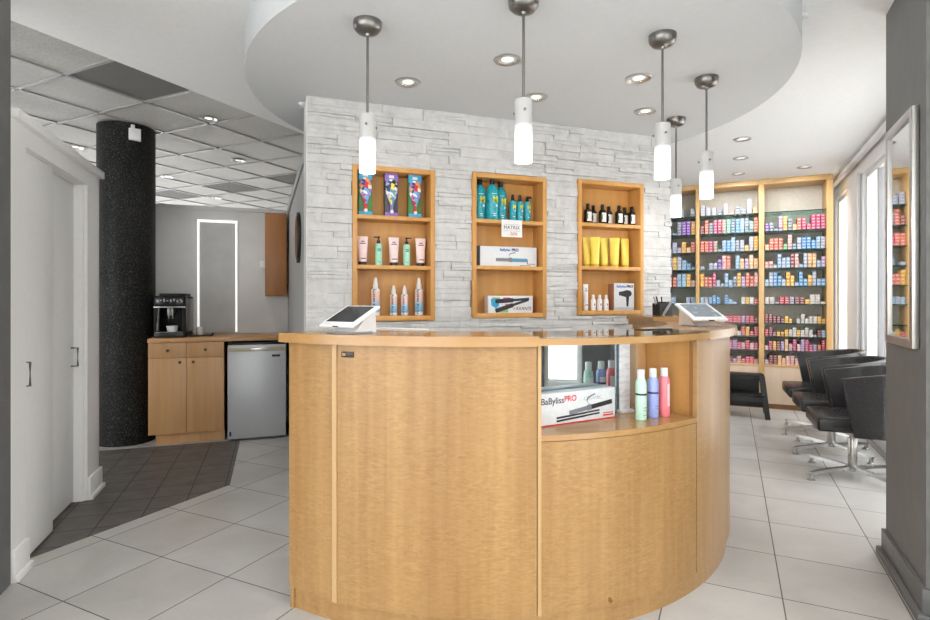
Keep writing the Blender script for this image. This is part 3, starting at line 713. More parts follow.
# iron boxes
def iron_box(name, label, L, h, d, x, z, yaw=0.0):
    loc, rz = on(x, .02, z, yaw)
    t = thing(name, label, 'product box', loc, rz)
    bm = BM(); bx(bm, -L/2, L/2, 0, d, 0, h, .0015); obj('carton', bm, plain('white_carton', (222, 224, 226), .35, var=.02), t)
    return t
def curl_iron(bm_b, bm_h, x, z, L, y, ang=0.0, s=1.0):
    m = Matrix.Translation((x, y, z)) @ Matrix.Rotation(ang, 4, 'Y')
    def p(bm, a, b, c, e): bx(bm, a*L, b*L, -.0012, .0012, c*s, e*s, .0008, m)
    p(bm_b, 0, .42, -.009, .009); p(bm_b, .40, .5, -.012, .012)
    p(bm_h, .49, .98, -.010, .009)
    lev_ = [(.47, .008), (.42, .020), (.40, .032), (.44, .042), (.52, .047), (.60, .050)]
    tb_ = BM(); q_ = Vector((.012*L, 0, -.004))
    loft(tb_, [[(a*L, -.0013, b+.002), (a*L+.003, -.0013, b-.003), (a*L+.003, .0004, b-.003), (a*L, .0004, b+.002)] for a, b in lev_])
    bmesh.ops.transform(tb_, matrix=m, verts=tb_.verts[:]); me_ = bpy.data.meshes.new('tmp'); tb_.to_mesh(me_); tb_.free(); bm_b.from_mesh(me_); bpy.data.meshes.remove(me_)
bluep = plain('blue_print', (38, 106, 176), .4); redp = plain('red_logo', (204, 44, 52), .4); greyp = plain('grey_print', (120, 124, 130), .35); blueh = plain('blue_handle', (76, 140, 168), .4); blackp = plain('black_print', (34, 34, 38), .4)
ib = iron_box('curling_iron_box', 'long white box with blue-handled curling iron on the middle shelf', .43, .132, .085, 507.6, S2)
bm = BM(); bx(bm, -.2155, -.197, -.0012, .02, 0, .132); obj('end_band', bm, blackp, ib, smooth=False)
text('lettering', 'BaByliss', .024, face(-.018, -.0008, .110), bluep, ib, bold=.0006); text('lettering', 'PRO', .026, face(.055, -.0008, .110), plain('navy_logo', (24, 50, 110), .4), ib, bold=.001)
b1, b2 = BM(), BM(); curl_iron(b1, b2, -.085, .044, .235, -.0006, R(0), 1.25); obj('iron_picture', b1, greyp, ib, smooth=False); obj('iron_handle_picture', b2, blueh, ib, smooth=False)
bm = BM(); bx(bm, .143, .148, -.001, 0, .018, .046); bx(bm, .145, .205, -.001, 0, .017, .020); bx(bm, .09, .17, -.001, 0, .006, .009); obj('cord_picture', bm, blackp, ib, smooth=False)
av = iron_box('flat_iron_box', 'white box with dark flat iron picture on lowest middle shelf', .325, .115, .08, 510.8, S3)
bm = BM(); prism(bm, [(-.14, .05), (-.105, .03), (-.085, .05), (-.085, .095), (-.125, .104), (-.145, .09)], 0, .0006); bmesh.ops.transform(bm, matrix=Matrix.Translation((0, -.0002, 0)) @ UP, verts=bm.verts[:]); obj('blue_patch', bm, plain('sky_blue_print', (40, 160, 206), .4), av, smooth=False)
bm = BM(); bx(bm, -.055, -.005, -.0008, 0, .085, .104); bx(bm, -.04, -.01, -.0008, 0, .045, .06); obj('pink_patch', bm, plain('pink_print', (216, 66, 112), .4), av, smooth=False)
bm = BM(); bx(bm, -.09, -.02, -.0008, 0, .004, .04); bx(bm, -.13, -.08, -.0008, 0, .085, .104); obj('green_patch', bm, plain('green_print', (136, 186, 110), .4), av, smooth=False)
bm = BM()
for (x0, z0, x1, z1, hh) in ((-.10, .078, .135, .094, .014), (-.10, .018, .13, .088, .014)):
    L = math.hypot(x1-x0, z1-z0); a = math.atan2(z1-z0, x1-x0)
    m = Matrix.Translation((x0, -.0010, z0)) @ Matrix.Rotation(-a, 4, 'Y')
    bx(bm, -.012, L*.5, -.0012, .001, -hh, hh, .004, m); bx(bm, L*.45, L, -.0012, .001, -hh*.6, hh*.6, .002, m)
obj('flat_iron_picture', bm, plain('dark_iron_print', (48, 48, 58), .3), av, smooth=False)
text('lettering', 'AVANTI', .034, face(.094, -.0008, .028), blackp, av, sx=.95); text('lettering', 'U', .020, face(.022, -.0008, .030), blackp, av)

# dark bottles
S1, S2, S3 = S1+.012, S2+.012, S3+.012
amber = plain('dark_bottle_glass', (30, 26, 22), .15); paperl = plain('bottle_label', (234, 226, 222), .5)
def dark_bottle():
    t = thing('oil_bottle', '', 'bottle', group='small dark bottles on the right shelf')
    bm = BM(); lathe(bm, [(.025, 0), (.027, .003), (.027, .082), (.023, .096), (.011, .106), (.010, .111)], 22); obj('bottle_body', bm, amber, t)
    bm = BM(); lathe(bm, [(.013, .109), (.013, .137), (.011, .140)], 16); obj('cap', bm, 'black', t)
    bm = BM(); lathe(bm, [(.0273, .014), (.0273, .079)], 22, cap=False); bmesh.ops.delete(bm, geom=[v for v in bm.verts if v.co.y > .008 or v.co.x < -.020], context='VERTS'); obj('paper_label', bm, paperl, t)
    bm = BM(); bx(bm, -.0215, -.013, -.0245, -.018, .03, .066); obj('leaf_mark', bm, plain('leaf_green', (66, 96, 60), .5), t)
    return t
db = dark_bottle()
for k, (x, d, l) in enumerate(((587.8, .02, 'leftmost small dark bottle with white label'), (593.2, .075, 'second dark bottle from left, set back'), (602.4, .02, 'third dark bottle from left, in front'), (608.8, .075, 'fourth dark bottle from left, set back'), (618.8, .02, 'fifth dark bottle from left, in front'), (624.6, .075, 'second to last dark bottle on the right, set back'), (631.6, .035, 'rightmost small dark bottle with white label'))):
    place(db, k == 0, x, d, S1, 0, l)
yellow = plain('yellow_tube', (232, 206, 82), .38, var=.05); yellowcap = plain('yellow_cap', (206, 176, 40), .4)
yt = tube_pack('yellow_tube', .076, .213, yellow, yellowcap, .02, group='yellow tubes')
for k, (x, d) in enumerate(((586.5, .075), (595, .04), (604, .075), (614.5, .04), (625, .06))):
    place(yt, k == 0, x, d, S2, (.1, -.3, .1, -.3, .1)[k], 'yellow tube on right wall shelf, ' + ('leftmost of five', 'second of five from left', 'middle one of five', 'fourth of five from left', 'rightmost of five')[k])
wt = tube_pack('white_tube', .042, .186, 'whiteplastic', 'whiteplastic', .02, mark=greyp); place(wt, True, 585.6, .03, S3, 0, 'tall slim white tube at left of lowest right shelf')
def mini():
    t = thing('mini_spray_bottle', '', 'spray bottle', group='small white spray bottles')
    bm = BM(); lathe(bm, [(.016, 0), (.018, .002), (.018, .07), (.014, .08), (.009, .084)], 18); obj('bottle_body', bm, 'whiteplastic', t)
    bm = BM(); lathe(bm, [(.010, .083), (.010, .105), (.008, .112)], 14); obj('cap', bm, 'whiteplastic', t)
    bm = BM(); bx(bm, -.004, .004, -.0186, -.016, .035, .05); bx(bm, -.008, .008, -.0184, -.016, .016, .018); obj('label_print', bm, greyp, t)
    return t
mb = mini()
for k, x in enumerate((593.2, 599.6, 606)): place(mb, k == 0, x, .03, S3, 0, 'small white spray bottle, ' + ('next to the white tube', 'middle of the three', 'next to the hair dryer box')[k])
loc, rz = on(624.5, .022, S3, R(-6))
hb = thing('hair_dryer_box', 'white upright box with black hair dryer picture on lowest right shelf', 'product box', loc, rz)
bm = BM(); bx(bm, -.082, .078, 0, .09, 0, .196, .0015); obj('carton', bm, plain('dryer_carton', (214, 216, 220), .35), hb)
bm = BM(); bx(bm, -.0826, -.0815, .004, .086, .002, .194); obj('side_face', bm, plain('tan_side', (176, 130, 100), .5), hb, smooth=False)
bm = BM(); bx(bm, -.08, .076, -.0008, 0, .0, .022); obj('lower_band', bm, plain('grey_band', (168, 172, 180), .4), hb, smooth=False)
text('lettering', 'BaByliss', .024, face(-.026, -.0008, .172), bluep, hb, bold=.0006); text('lettering', 'PRO', .026, face(.042, -.0008, .172), blackp, hb, bold=.001)
bm = BM(); prism(bm, [(-.045, .108), (-.030, .106), (0, .098), (.012, .096), (.016, .028), (.030, .026), (.036, .098), (.050, .104), (.058, .118), (.054, .134), (.040, .144), (.015, .146), (-.015, .138), (-.030, .136), (-.045, .134)], 0, .001)
bmesh.ops.transform(bm, matrix=Matrix.Translation((0, -.0002, 0)) @ UP, verts=bm.verts[:]); obj('dryer_picture', bm, blackp, hb, smooth=False)
# ------------------------------------------------------------------ items in the display bay
def bay_bottle(name, label, x, y, bodycol, bandcol, top=None):
    Y = (H-.744)*551/(y-300); X = (x-465)/551*Y
    t = thing(name, label, 'shampoo bottle', (X, Y, .7445), R(22), 'bottles in the counter display')
    r = .0225
    bm = BM(); lathe(bm, [(r*.92, 0), (r, .004), (r, .148), (r*.92, .160), (r*.68, .170), (r*.6, .172)], 26); obj('bottle_body', bm, plain('bay_body', bodycol, .3), t)
    bm = BM(); lathe(bm, [(r*.66, .171), (r*.66, .204), (r*.6, .207)], 20); cp = obj('cap', bm, 'whiteplastic', t)
    if top:
        bm = BM(); lathe(bm, [(r*.5, .2068), (r*.5, .2085), (r*.1, .2088)], 16); obj('cap_badge', bm, plain('cap_badge', top, .4), cp)
    bm = BM()
    if bandcol:
        lathe(bm, [(r*1.006, .102), (r*1.006, .110)], 26, cap=False); obj('band', bm, plain('band', bandcol, .4), t)
        bm = BM(); bx(bm, -.008, .010, -r-.0008, -r+.002, .05, .053); bx(bm, -.008, .008, -r-.0008, -r+.002, .04, .042); bx(bm, -.008, .010, -r-.0008, -r+.002, .02, .022); obj('label_print', bm, greyp, t)
    else:
        lathe(bm, [(r*1.006, .045), (r*1.006, .14)], 26, cap=False); bmesh.ops.delete(bm, geom=[v for v in bm.verts if v.co.y > -.008 or v.co.x < -.008], context='VERTS'); obj('paper_label', bm, plain('bay_label', (226, 196, 198), .5), t)
    bm = BM(); lathe(bm, [(r*1.005, .015), (r*1.005, .135)], 26, cap=False); bmesh.ops.delete(bm, geom=[v for v in bm.verts if v.co.y < .008], context='VERTS'); obj('back_label', bm, plain('back_label', (236, 238, 240), .4), t)
bay_bottle('green_bottle', 'pale green bottle with white cap in the counter display', 641, 419.5, (186, 222, 202), (52, 52, 46))
bay_bottle('blue_bottle', 'lavender blue bottle with white cap in the counter display', 653, 417.5, (146, 160, 212), (50, 40, 80))
bay_bottle('pink_bottle', 'pink bottle with red-topped white cap in the counter display', 664.3, 416, (230, 122, 130), None, (206, 50, 70))
t0 = Vector((.275, 2.133)); ab = math.atan2(.184, .331)
db_ = thing('curling_iron_box', 'white box with curling iron and flat iron inside the counter display', 'product box', (t0.x, t0.y, .7445), ab)
bm = BM(); bx(bm, 0, .412, 0, .058, 0, .127, .0015); obj('carton', bm, plain('display_carton', (218, 222, 224), .35), db_)
bm = BM(); bx(bm, .0, .412, -.0008, 0, 0, .004); bx(bm, .345, .40, -.0008, 0, .012, .018); bx(bm, .345, .40, -.0008, 0, .022, .026); obj('red_line', bm, redp, db_, smooth=False)
text('lettering', 'BaByliss', .036, face(.080, -.0008, .096), blackp, db_, bold=.0003, sx=1.0); text('lettering', 'PRO', .033, face(.170, -.0008, .099), redp, db_, bold=.0006)
text('lettering', 'CERAMIC', .020, face(.29, -.0008, .092), plain('faint_print', (176, 184, 190), .4), db_, sx=1.2)
b1, b2 = BM(), BM(); curl_iron(b1, b2, .165, .042, .235, -.0006, R(-7), 1.0); obj('iron_picture', b1, greyp, db_, smooth=False); obj('iron_handle_picture', b2, blackp, db_, smooth=False)
bm = BM()
for dz in (0, .012):
    m = Matrix.Translation((.10, -.0008, .015+dz)) @ Matrix.Rotation(R(-3), 4, 'Y'); bx(bm, 0, .15, -.0006, .0006, -.004, .004, .0005, m); bx(bm, .15, .225, -.0006, .0006, -.003, .004, .0005, m)
obj('flat_iron_picture', bm, blackp, db_, smooth=False)
# marble sample board standing at the back of the bay
def m_marble():
    t = NT('white_marble'); n = t.noise(t.scaled(t.obj(), (1, 1, 5)), 9, 5, 1.2)
    return t.bsdf(t.ramp(n, [(.35, lin((236, 236, 238))), (.5, lin((230, 230, 232))), (.56, lin((208, 208, 212))), (.62, lin((232, 232, 234)))]), .2)
k1 = (612.5-465)/551; pb = m0+dm*.515 + Vector((dm.y, -dm.x))*.013
sb = thing('sample_board', 'narrow white marbled board standing beside post in counter display', 'board', (pb.x, pb.y, .7445), am)
bm = BM(); bx(bm, -.024, .034, -.004, .006, .012, .32, .001); obj('board', bm, m_marble(), sb)
bm = BM(); bx(bm, -.032, .042, -.024, .010, 0, .012, .002); obj('foot', bm, 'whiteplastic', sb)

# ------------------------------------------------------------------ kitchenette
def KW(x, d):      # point on a line parallel to the kitchenette wall, d in front of it, at image column x
    k = (x-465)/551; b = RE - w_*d
    t = (k*b.y-b.x)/(s_.x-k*s_.y); p = b+s_*t; return p
dF = .60
c0, c1 = KW(148, dF), KW(224, dF); cw = (c1-c0).length
kc = thing('base_cabinet', 'wooden base cabinet with two doors and drawers under the worktop', 'cabinet', (c0.x, c0.y, 0), AS)
bm = BM(); bx(bm, 0, cw, .02, dF-.01, .09, .874); obj('carcass', bm, 'wood_oak', kc, smooth=False)
bm = BM(); bx(bm, .05, cw-.0, .055, dF-.02, 0, .09); obj('plinth', bm, 'wood_oak', kc, smooth=False)
kn = plain('dark_knob', (70, 60, 48), .4, .5)
for k in range(2):
    x0 = .001+k*cw/2; x1 = x0+cw/2-.003
    bm = BM(); bx(bm, x0, x1, 0, .019, .745, .872, .001); d = obj('drawer', bm, 'wood_oak', kc)
    bm = BM(); lathe(bm, [(.011, 0), (.007, .008), (.012, .018), (.008, .022)], 12); bmesh.ops.transform(bm, matrix=Matrix.Translation(((x0+x1)/2, 0, .808)) @ UP, verts=bm.verts[:]); obj('knob', bm, kn, d)
    bm = BM(); bx(bm, x0, x1, 0, .019, .093, .741, .001); d = obj('door', bm, 'wood_oak', kc)
    bm = BM(); lathe(bm, [(.011, 0), (.007, .008), (.012, .018), (.008, .022)], 12); bmesh.ops.transform(bm, matrix=Matrix.Translation((x1-.05 if k == 0 else x0+.05, 0, .705)) @ UP, verts=bm.verts[:]); obj('knob', bm, kn, d)
kl = KW(147.3, dF+.015); kr = RE - w_*(dF+.015)
bm = BM(); bx(bm, 0, (kr-kl).length-.003, 0, dF+.013, .876, .912, .003)
tag(obj('worktop', bm, wood('worktop_wood', 'x', (196, 152, 106), (170, 124, 80), .06, .35, False), None, (kl.x, kl.y, 0), AS), 'wooden worktop over the base cabinet and fridge', 'worktop')
# fridge
f0, f1 = KW(227.5, dF+.045), KW(286, dF+.045); fw_ = (f1-f0).length
fr = thing('fridge', 'small silver under-counter fridge right of the base cabinet', 'fridge', (f0.x, f0.y, 0), AS)
bm = BM(); bx(bm, .008, fw_-.008, .052, dF+.02, .02, .842, .004); obj('body', bm, plain('fridge_body', (58, 58, 60), .4), fr)
bm = BM(); bx(bm, 0, fw_, 0, .05, .016, .845, .008); d = obj('door', bm, 'steel', fr)
bm = BM(); bx(bm, .004, fw_-.004, -.003, .0, .785, .82, .001); obj('grip_strip', bm, plain('beige_strip', (172, 162, 138), .4), d)
bm = BM(); bx(bm, .19, .33, -.005, -.002, .79, .815, .001); obj('grip', bm, 'alu', d)
bm = BM(); bx(bm, fw_-.12, fw_-.05, -.003, .0, .732, .752, .001); obj('badge', bm, 'black', d)
bm = BM(); bx(bm, .015, .03, -.003, .0, .045, .085, .001); obj('sticker', bm, 'black', d)
bm = BM(); bx(bm, .004, fw_-.004, .0, .05, .846, .862, .003); obj('top_trim', bm, 'black', fr)
bm = BM()
for x in (.04, fw_-.04):
    for y in (.08, dF-.05): lathe(bm, [(.014, 0), (.014, .021)], 10, (x, y, 0))
obj('feet', bm, 'black', fr).name = 'foot'
# coffee machine
e0 = KW(174, .36)
em = thing('espresso_machine', 'black bean-to-cup coffee machine on the worktop', 'coffee machine', (e0.x, e0.y, .9125), AS-R(4))
w2 = .127
bm = BM(); bx(bm, -w2, w2, -.02, .17, 0, .36, .012); bx(bm, -w2, -w2+.03, -.15, -.02, 0, .36, .008); bx(bm, w2-.03, w2, -.15, -.02, 0, .36, .008); bx(bm, -w2, w2, -.155, -.02, .265, .365, .012); obj('body', bm, plain('machine_black', (13, 13, 13), .5, spec=.25), em)
bm = BM(); bx(bm, -w2+.01, w2-.01, -.18, -.02, 0, .045, .008); dt = obj('drip_tray', bm, 'black', em)
bm = BM(); bx(bm, -w2+.02, w2-.02, -.175, -.04, .0451, .05, .001); obj('grate', bm, 'nickel', dt)
bm = BM(); bx(bm, -w2+.02, w2-.02, -.158, -.152, .29, .345, .002); cp = obj('control_panel', bm, 'screen', em)
bm = BM()
for k in range(8): bx(bm, -.10+k*.026, -.088+k*.026, -.160, -.157, .31+.008*(k % 2), .326+.006*(k % 3), .0005)
obj('buttons', bm, 'greyplastic', cp).name = 'button_row'
bm = BM(); bx(bm, -.025, .025, -.13, -.02, .19, .262, .008); lathe(bm, [(.008, .165), (.010, .19)], 12, (-.014, -.105, 0)); lathe(bm, [(.008, .165), (.010, .19)], 12, (.014, -.105, 0)); obj('spout', bm, 'nickel', em)
bm = BM(); bx(bm, -w2, w2, -.158, -.153, .262, .27, .001); obj('chrome_strip', bm, 'alu', em)
bm = BM(); tube(bm, [(-.09, -.13, .26), (-.095, -.135, .16), (-.098, -.14, .085)], .009, 10); lathe(bm, [(.012, .06), (.012, .13)], 10, (-.098, -.14, 0)); obj('steam_wand', bm, 'nickel', em)
bm = BM(); bx(bm, -w2+.03, w2-.02, -.10, .15, .362, .385, .006); obj('bean_lid', bm, 'blackmatte', em)
bm = BM(); bx(bm, w2+.0, w2+.004, -.13, .15, .05, .34, .001); obj('side_trim', bm, 'nickel', em)
bm = BM(); tube(bm, [(-w2+.01, .1, .29), (-w2-.03, .1, .285), (-w2-.04, .11, .23), (-w2-.01, .12, .19)], .005, 6); obj('power_cord', bm, 'black', em)
def cup_mesh(bm, r0, r1, h, t=.004): lathe(bm, [(r0, 0), (r1, h), (r1-t, h), (r0-t, t)], 20)
em_m = Matrix.Translation(em.location) @ Matrix.Rotation(AS-R(4), 4, 'Z')
p = em_m @ Vector((.012, -.115, .0506))
bm = BM(); cup_mesh(bm, .038, .048, .05)
tag(obj('coffee_cup', bm, 'whiteplastic', None, tuple(p), 0), 'white cup standing under the coffee machine spout', 'cup')
p = KW(201.5, .38); tr = Vector((p.x, p.y))
bm = BM(); bx(bm, -.095, .095, -.06, .06, 0, .012, .005); bx(bm, .085, .10, -.055, .055, .01, .026, .004)
tag(obj('serving_tray', bm, 'blackmatte', None, (tr.x, tr.y, .9125), AS), 'small black tray on the worktop beside the coffee machine', 'tray')
mg = thing('coffee_mug', 'pale mug standing on the small black tray', 'mug', (*(tr-s_*.012), .9252), AS)
bm = BM(); cup_mesh(bm, .032, .036, .072); obj('mug_body', bm, plain('mug_glaze', (206, 204, 200), .3), mg)
bm = BM(); tube(bm, [(-.033, 0, .055), (-.055, 0, .052), (-.058, 0, .03), (-.034, 0, .018)], .005, 8); obj('handle', bm, plain('mug_handle', (190, 188, 184), .3), mg)
# lit panel on the kitchenette wall
a0, a1 = KW(197.5, .0), KW(237.5, .0)
LP = (a1-a0).length
lp = thing('lit_panel', 'tall grey wall panel edged by white light strips above worktop', 'wall panel', (a0.x, a0.y, 0), AS)
bm = BM(); bx(bm, 0, LP, -.014, -.001, .925, 2.005); obj('panel', bm, plain('panel_grey', (178, 178, 177), .4, var=.05, nscale=8), lp, smooth=False)
for n_, (x0, x1, z0, z1) in (('light_strip', (0, .018, .935, 1.994)), ('light_strip', (LP-.018, LP, .925, 1.994)), ('light_strip', (0, LP, 1.994, 2.016))):
    bm = BM(); bx(bm, x0, x1, -.024, -.015, z0, z1, .002); obj(n_, bm, 'led', lp)
# wall cabinet in the corner
w0 = KW(265, .30); w1 = RE-w_*.30; wc = thing('wall_cabinet', 'narrow brown wooden cabinet hung in the kitchenette corner', 'cabinet', (w0.x, w0.y, 0), AS)
wl = (w1-w0).length-.02
bm = BM(); bx(bm, 0, wl, .02, .295, 1.28, 2.07); obj('body', bm, 'wood_brown', wc, smooth=False)
bm = BM(); bx(bm, 0, wl, 0, .018, 1.28, 2.07, .002); dd = obj('door', bm, 'wood_brown', wc)
p = KW(263, .02)
bm = BM(); bx(bm, -.03, .03, -.03, .0, 0, .07, .005); bx(bm, -.012, .012, -.034, -.028, .02, .05, .002)
tag(obj('wall_switch', bm, 'whiteplastic', None, (p.x, p.y, 1.56), AS), 'small white wall switch left of the brown wall cabinet', 'switch')
# round dark mirror on the side partition
q = P0+(RE-P0).normalized()*.66
rm = thing('round_mirror', 'round dark disc hung on the narrow grey partition beside stone wall', 'wall mirror', (q.x, q.y, 1.675), AW)
def disc(bm, r, y0, y1, n=40): lathe(bm, [(r, 0), (r, y1-y0)], n); bmesh.ops.transform(bm, matrix=Matrix.Translation((0, y1, 0)) @ UP, verts=bm.verts[:])
bm = BM(); disc(bm, .176, .002, .02); 
obj('rim', bm, 'blackmatte', rm)
bm = BM(); disc(bm, .154, .018, .024); obj('disc_face', bm, 'screen', rm)

# ------------------------------------------------------------------ salon chairs
def salon_chair():
    t = thing('salon_chair', '', 'salon chair', group='black salon chairs')
    n = 28; path = []
    for i in range(n+1):
        f = i/n
        if f < .28: g = f/.28; path.append((.10-.22*g, -.285, 0, -1, 1-g))
        elif f > .72: g = (f-.72)/.28; path.append((-.12+.22*g, .285, 0, 1, g))
        else:
            a = -PI/2-PI*(f-.28)/.44; path.append((-.12+.22*math.cos(a), .285*math.sin(a), math.cos(a), math.sin(a), 0))
    bm = BM(); rings = []
    for x, y, nx, ny, fr_ in path:
        th = .045; top = .715+.07*min(1, max(0, (.10-x)/.42)); bot = .33
        prof = []
        for off, z, sl in ((0, bot, -1), (0, bot+.16, -.3), (0, top-.015, 1), (.012, top, 1), (th-.012, top, 1), (th, top-.015, 1), (th, bot+.16, -.3), (th, bot, -1)):
            px, py = x-nx*off, y-ny*off
            zz = (z-bot)/(top-bot); px += fr_*(-.05+.07*zz)
            if nx < 0: px += nx*.05*zz
            prof.append((px, py, z))
        rings.append(prof)
    loft(bm, rings); bmesh.ops.bevel(bm, geom=[e for e in bm.edges if e.is_boundary is False and len(e.link_faces) == 2 and e.calc_face_angle(0) > 1.0], offset=.006, segments=2, affect='EDGES')
    obj('back_shell', bm, 'leather', t, angle=50)
    bm = BM(); bx(bm, -.26, .25, -.237, .237, .345, .445, .022, seg=4); obj('seat', bm, 'leather', t)
    bm = BM(); lathe(bm, [(.12, .325), (.12, .345)], 16); obj('seat_plate', bm, 'black', t)
    bm = BM(); lathe(bm, [(.027, .065), (.028, .07), (.028, .27), (.026, .274)], 20); lathe(bm, [(.016, .27), (.016, .33)], 16); obj('post', bm, 'chairmetal', t)
    bm = BM(); lathe(bm, [(.038, .045), (.045, .052), (.045, .068), (.03, .075)], 20); obj('hub', bm, 'chairmetal', t)
    for k in range(4):
        rot = Matrix.Rotation(R(CH_ROT)+k*PI/2, 4, 'Z')
        bm = BM(); loft(bm, [[(x, -hw, z0), (x, hw, z0), (x, hw*.8, z1), (x, -hw*.8, z1)] for x, hw, z0, z1 in ((.03, .018, .048, .075), (.18, .017, .048, .072), (.345, .015, .040, .060), (.36, .012, .042, .056))])
        bmesh.ops.transform(bm, matrix=rot, verts=bm.verts[:]); lg = obj('leg', bm, 'chairmetal', t)
        bm = BM(); lathe(bm, [(.026, 0), (.026, .006), (.014, .012), (.012, .044)], 14, (.345, 0, 0)); bmesh.ops.transform(bm, matrix=rot, verts=bm.verts[:]); obj('glide', bm, 'chairmetal', lg)
    return t
CHF = math.atan2(.39, -.92)
CH_ROT = 12.5 - math.degrees(CHF)
ch = salon_chair()
ch.location = (2.722, 3.87, 0); ch.rotation_euler = (0, 0, CHF); ch['label'] = 'black leather salon chair nearest the camera, beside the dark pier'
dup(ch, (3.0, 4.51, 0), CHF, 'black leather salon chair in the middle of the row')
dup(ch, (3.28, 5.15, 0), CHF, 'black leather salon chair farthest back, near the colour shelves')

# ------------------------------------------------------------------ colour cabinet
CB = Vector((4.017, 6.01)); v_ = -r_        # right front corner; runs to the left along v_
# local frame: x from the left end towards the right, y into the cabinet
CWID = 2.12; CZ = 2.618; CD = .34
cl0 = CB + v_*CWID
bays = [(.04, .68), (.72, 1.365), (1.405, 2.055)]
cc = thing('display_cabinet', 'tall maple cabinet with glass shelves of hair colour boxes', 'display cabinet', (cl0.x, cl0.y, 0), AR)
for k, (x0, x1) in enumerate(((0, .04), (.734, .774), (1.403, 1.458), (2.06, CWID))):
    bm = BM(); bx(bm, x0, x1, 0, CD, .055, CZ, .002); obj('upright', bm, 'wood_maple', cc)
bm = BM(); bx(bm, .0, CWID, -.002, CD, CZ-.055, CZ, .002); obj('top_rail', bm, 'wood_maple', cc)
bm = BM(); bx(bm, .0, CWID, CD-.01, CD+.01, .055, CZ); obj('back_panel', bm, 'cabback', cc, smooth=False)
bm = BM(); bx(bm, 0, CWID, .03, CD, 0, .055); obj('plinth', bm, 'dark_wood', cc, smooth=False)
shelfz = [2.224, 2.011, 1.80, 1.598, 1.397, 1.199, .986, .838, .681]
BASEZ = .503
shelfz = [round(z+(z-1.35)*.024, 3) for z in shelfz]
cells_ = [(.04, .734), (.774, 1.403), (1.458, 2.06)]
for x0, x1 in cells_:
    bm = BM(); bx(bm, x0, x1, .004, CD-.012, BASEZ-.022, BASEZ, .001); obj('base_shelf', bm, 'wood_maple', cc)
    bm = BM(); bx(bm, x0+.002, x1-.002, .008, .026, .058, BASEZ-.024, .001); pn = obj('door', bm, 'wood_pale', cc)
    for z in shelfz:
        bm = BM(); bx(bm, x0+.001, x1-.001, .03, CD-.012, z-.008, z)
        o = obj('glass_shelf', bm, 'glassgreen', cc, smooth=False)
        bm = BM(); bx(bm, x0+.001, x1-.001, .024, .030, z-.010, z); obj('shelf_edge', bm, 'glassedge', o, smooth=False)
rows = {
 2: ['', 'V3 S3 T1 v5 Y5 S4 o2 O4 P4 R2 P5 P5 P5', 'o2 O4 O4 O4 G2 p5 T2 L4 B4 B4 B3 b4 L4', 'p2 p2 L1 b5 L3 b3 M4 p4 b1 L4 o4 o4 b2 v3', 'b2 L4 B4 B3 L2 Y4 Y3 b1 B4 B2 Y3 L4 b2 B2',
     'W3 W3 v1 R3 R3 L3 M3 M3 Y2 W4 W4 W1', 'M4 M4 M3 M3 M2 Y3 Y2 .0 W2 W4 W2 W3 W3 Y3 Y2', 'R3 M4 M2 Y2 Y2 Y3 W3 W4 Y3 W3 W4 W3 L1 M3 b3', 'p2 P4 Y4 M4 v4 o5 p3 P5 p3 v5 P5 P3 v3 O3 R5', 'v2 M4 M4 o4 o3 p4 p4 p3 p3 o2 p3 M3 p2 P3'],
 1: ['L4 L3 L3 S2 L4 p1 S3 S2 L5 o2', 'M3 O5 T4 P5 P5 t5 m5 T5 B5 b5 S5 m4 O5', 'O4 O4 P4 t4 S1 b4 B4 b5 S4 L4 Y2 L5 Y5', 'L1 .0 L2 L2 V3 p5 O4 .0 b5 o3 v3 o5 o3', 'Y5 O3 O3 P4 L2 S1 b5 b2 S3 Y5 v3 O4 O3 p4',
     'b3 L3 b3 B4 B3 .0 B4 b2 b1 .0 W3 Y3 W3 R2', '.0 .0 .0 R1 Y3 W1 R3 R3 R3 R3 v3 P3 R3 M2', 'R3 Y4 W3 R2 Y4 R2 P3 Y3 Y4 W2 R4 Y4 R2 R4', 'P3 R4 P4 p3 R3 P5 O3 P4 v4 P3 p3 R4 p3 P3', 'P3 p3 R2 M3 O3 P3 p3 M3 v2 p3 O2 P3 R3 p2'],
 0: ['S3 .0 L2 L4 L3 .0 S4 .0 L3 .0 L3', 'L3 S4 T3 S3 V4 S2 L3 S2 T1 S5 V5 V5 Y5', 'T3 b4 S3 o4 Y3 S2 L4 S2 L4 v2 Y4 o2 O4', 'L2 S3 b2 b3 L4 .0 S2 L4 Y4 L4 b3 B2 S1', 'R3 O3 b4 M4 O3 L3 v4 M4 O3 b4 b4 Y4 p2', 'b3 .0 b2 .0 b3 L2 b5 b3 .0 .0 L3 b3', 'R3 W2 R3 R2 P3 R3 R3 Y2 R3', 'Y3 R3 W2 R4 Y3 R2 R3 Y2 R4', 'P3 R4 P4 p3 R3 P5 O3 P4 v4', 'P3 p3 R2 M3 O3 P3 p3 M3 v2']}
sizes = {}
def carton_mesh(code, w, h):
    k = (code, w, h)
    if k not in sizes:
        bm = BM(); bx(bm, -w/2, w/2, 0, .14, 0, h)
        bmesh.ops.recalc_face_normals(bm, faces=bm.faces[:])
        me = bpy.data.meshes.new('dye_carton'); bm.to_mesh(me); bm.free(); me.materials.append(MC[code]); sizes[k] = me
    return sizes[k]
ordn = ['first', 'second', 'third', 'fourth', 'fifth', 'sixth', 'seventh', 'eighth', 'ninth', 'tenth', 'eleventh', 'twelfth', 'thirteenth', 'fourteenth', 'fifteenth']
lev = ['lowest one', 'second up', 'third up', 'fourth up', 'fifth up']
rowname = ['top shelf', 'second shelf', 'third shelf', 'fourth shelf', 'fifth shelf', 'sixth shelf', 'seventh shelf', 'eighth shelf', 'ninth shelf', 'base shelf']
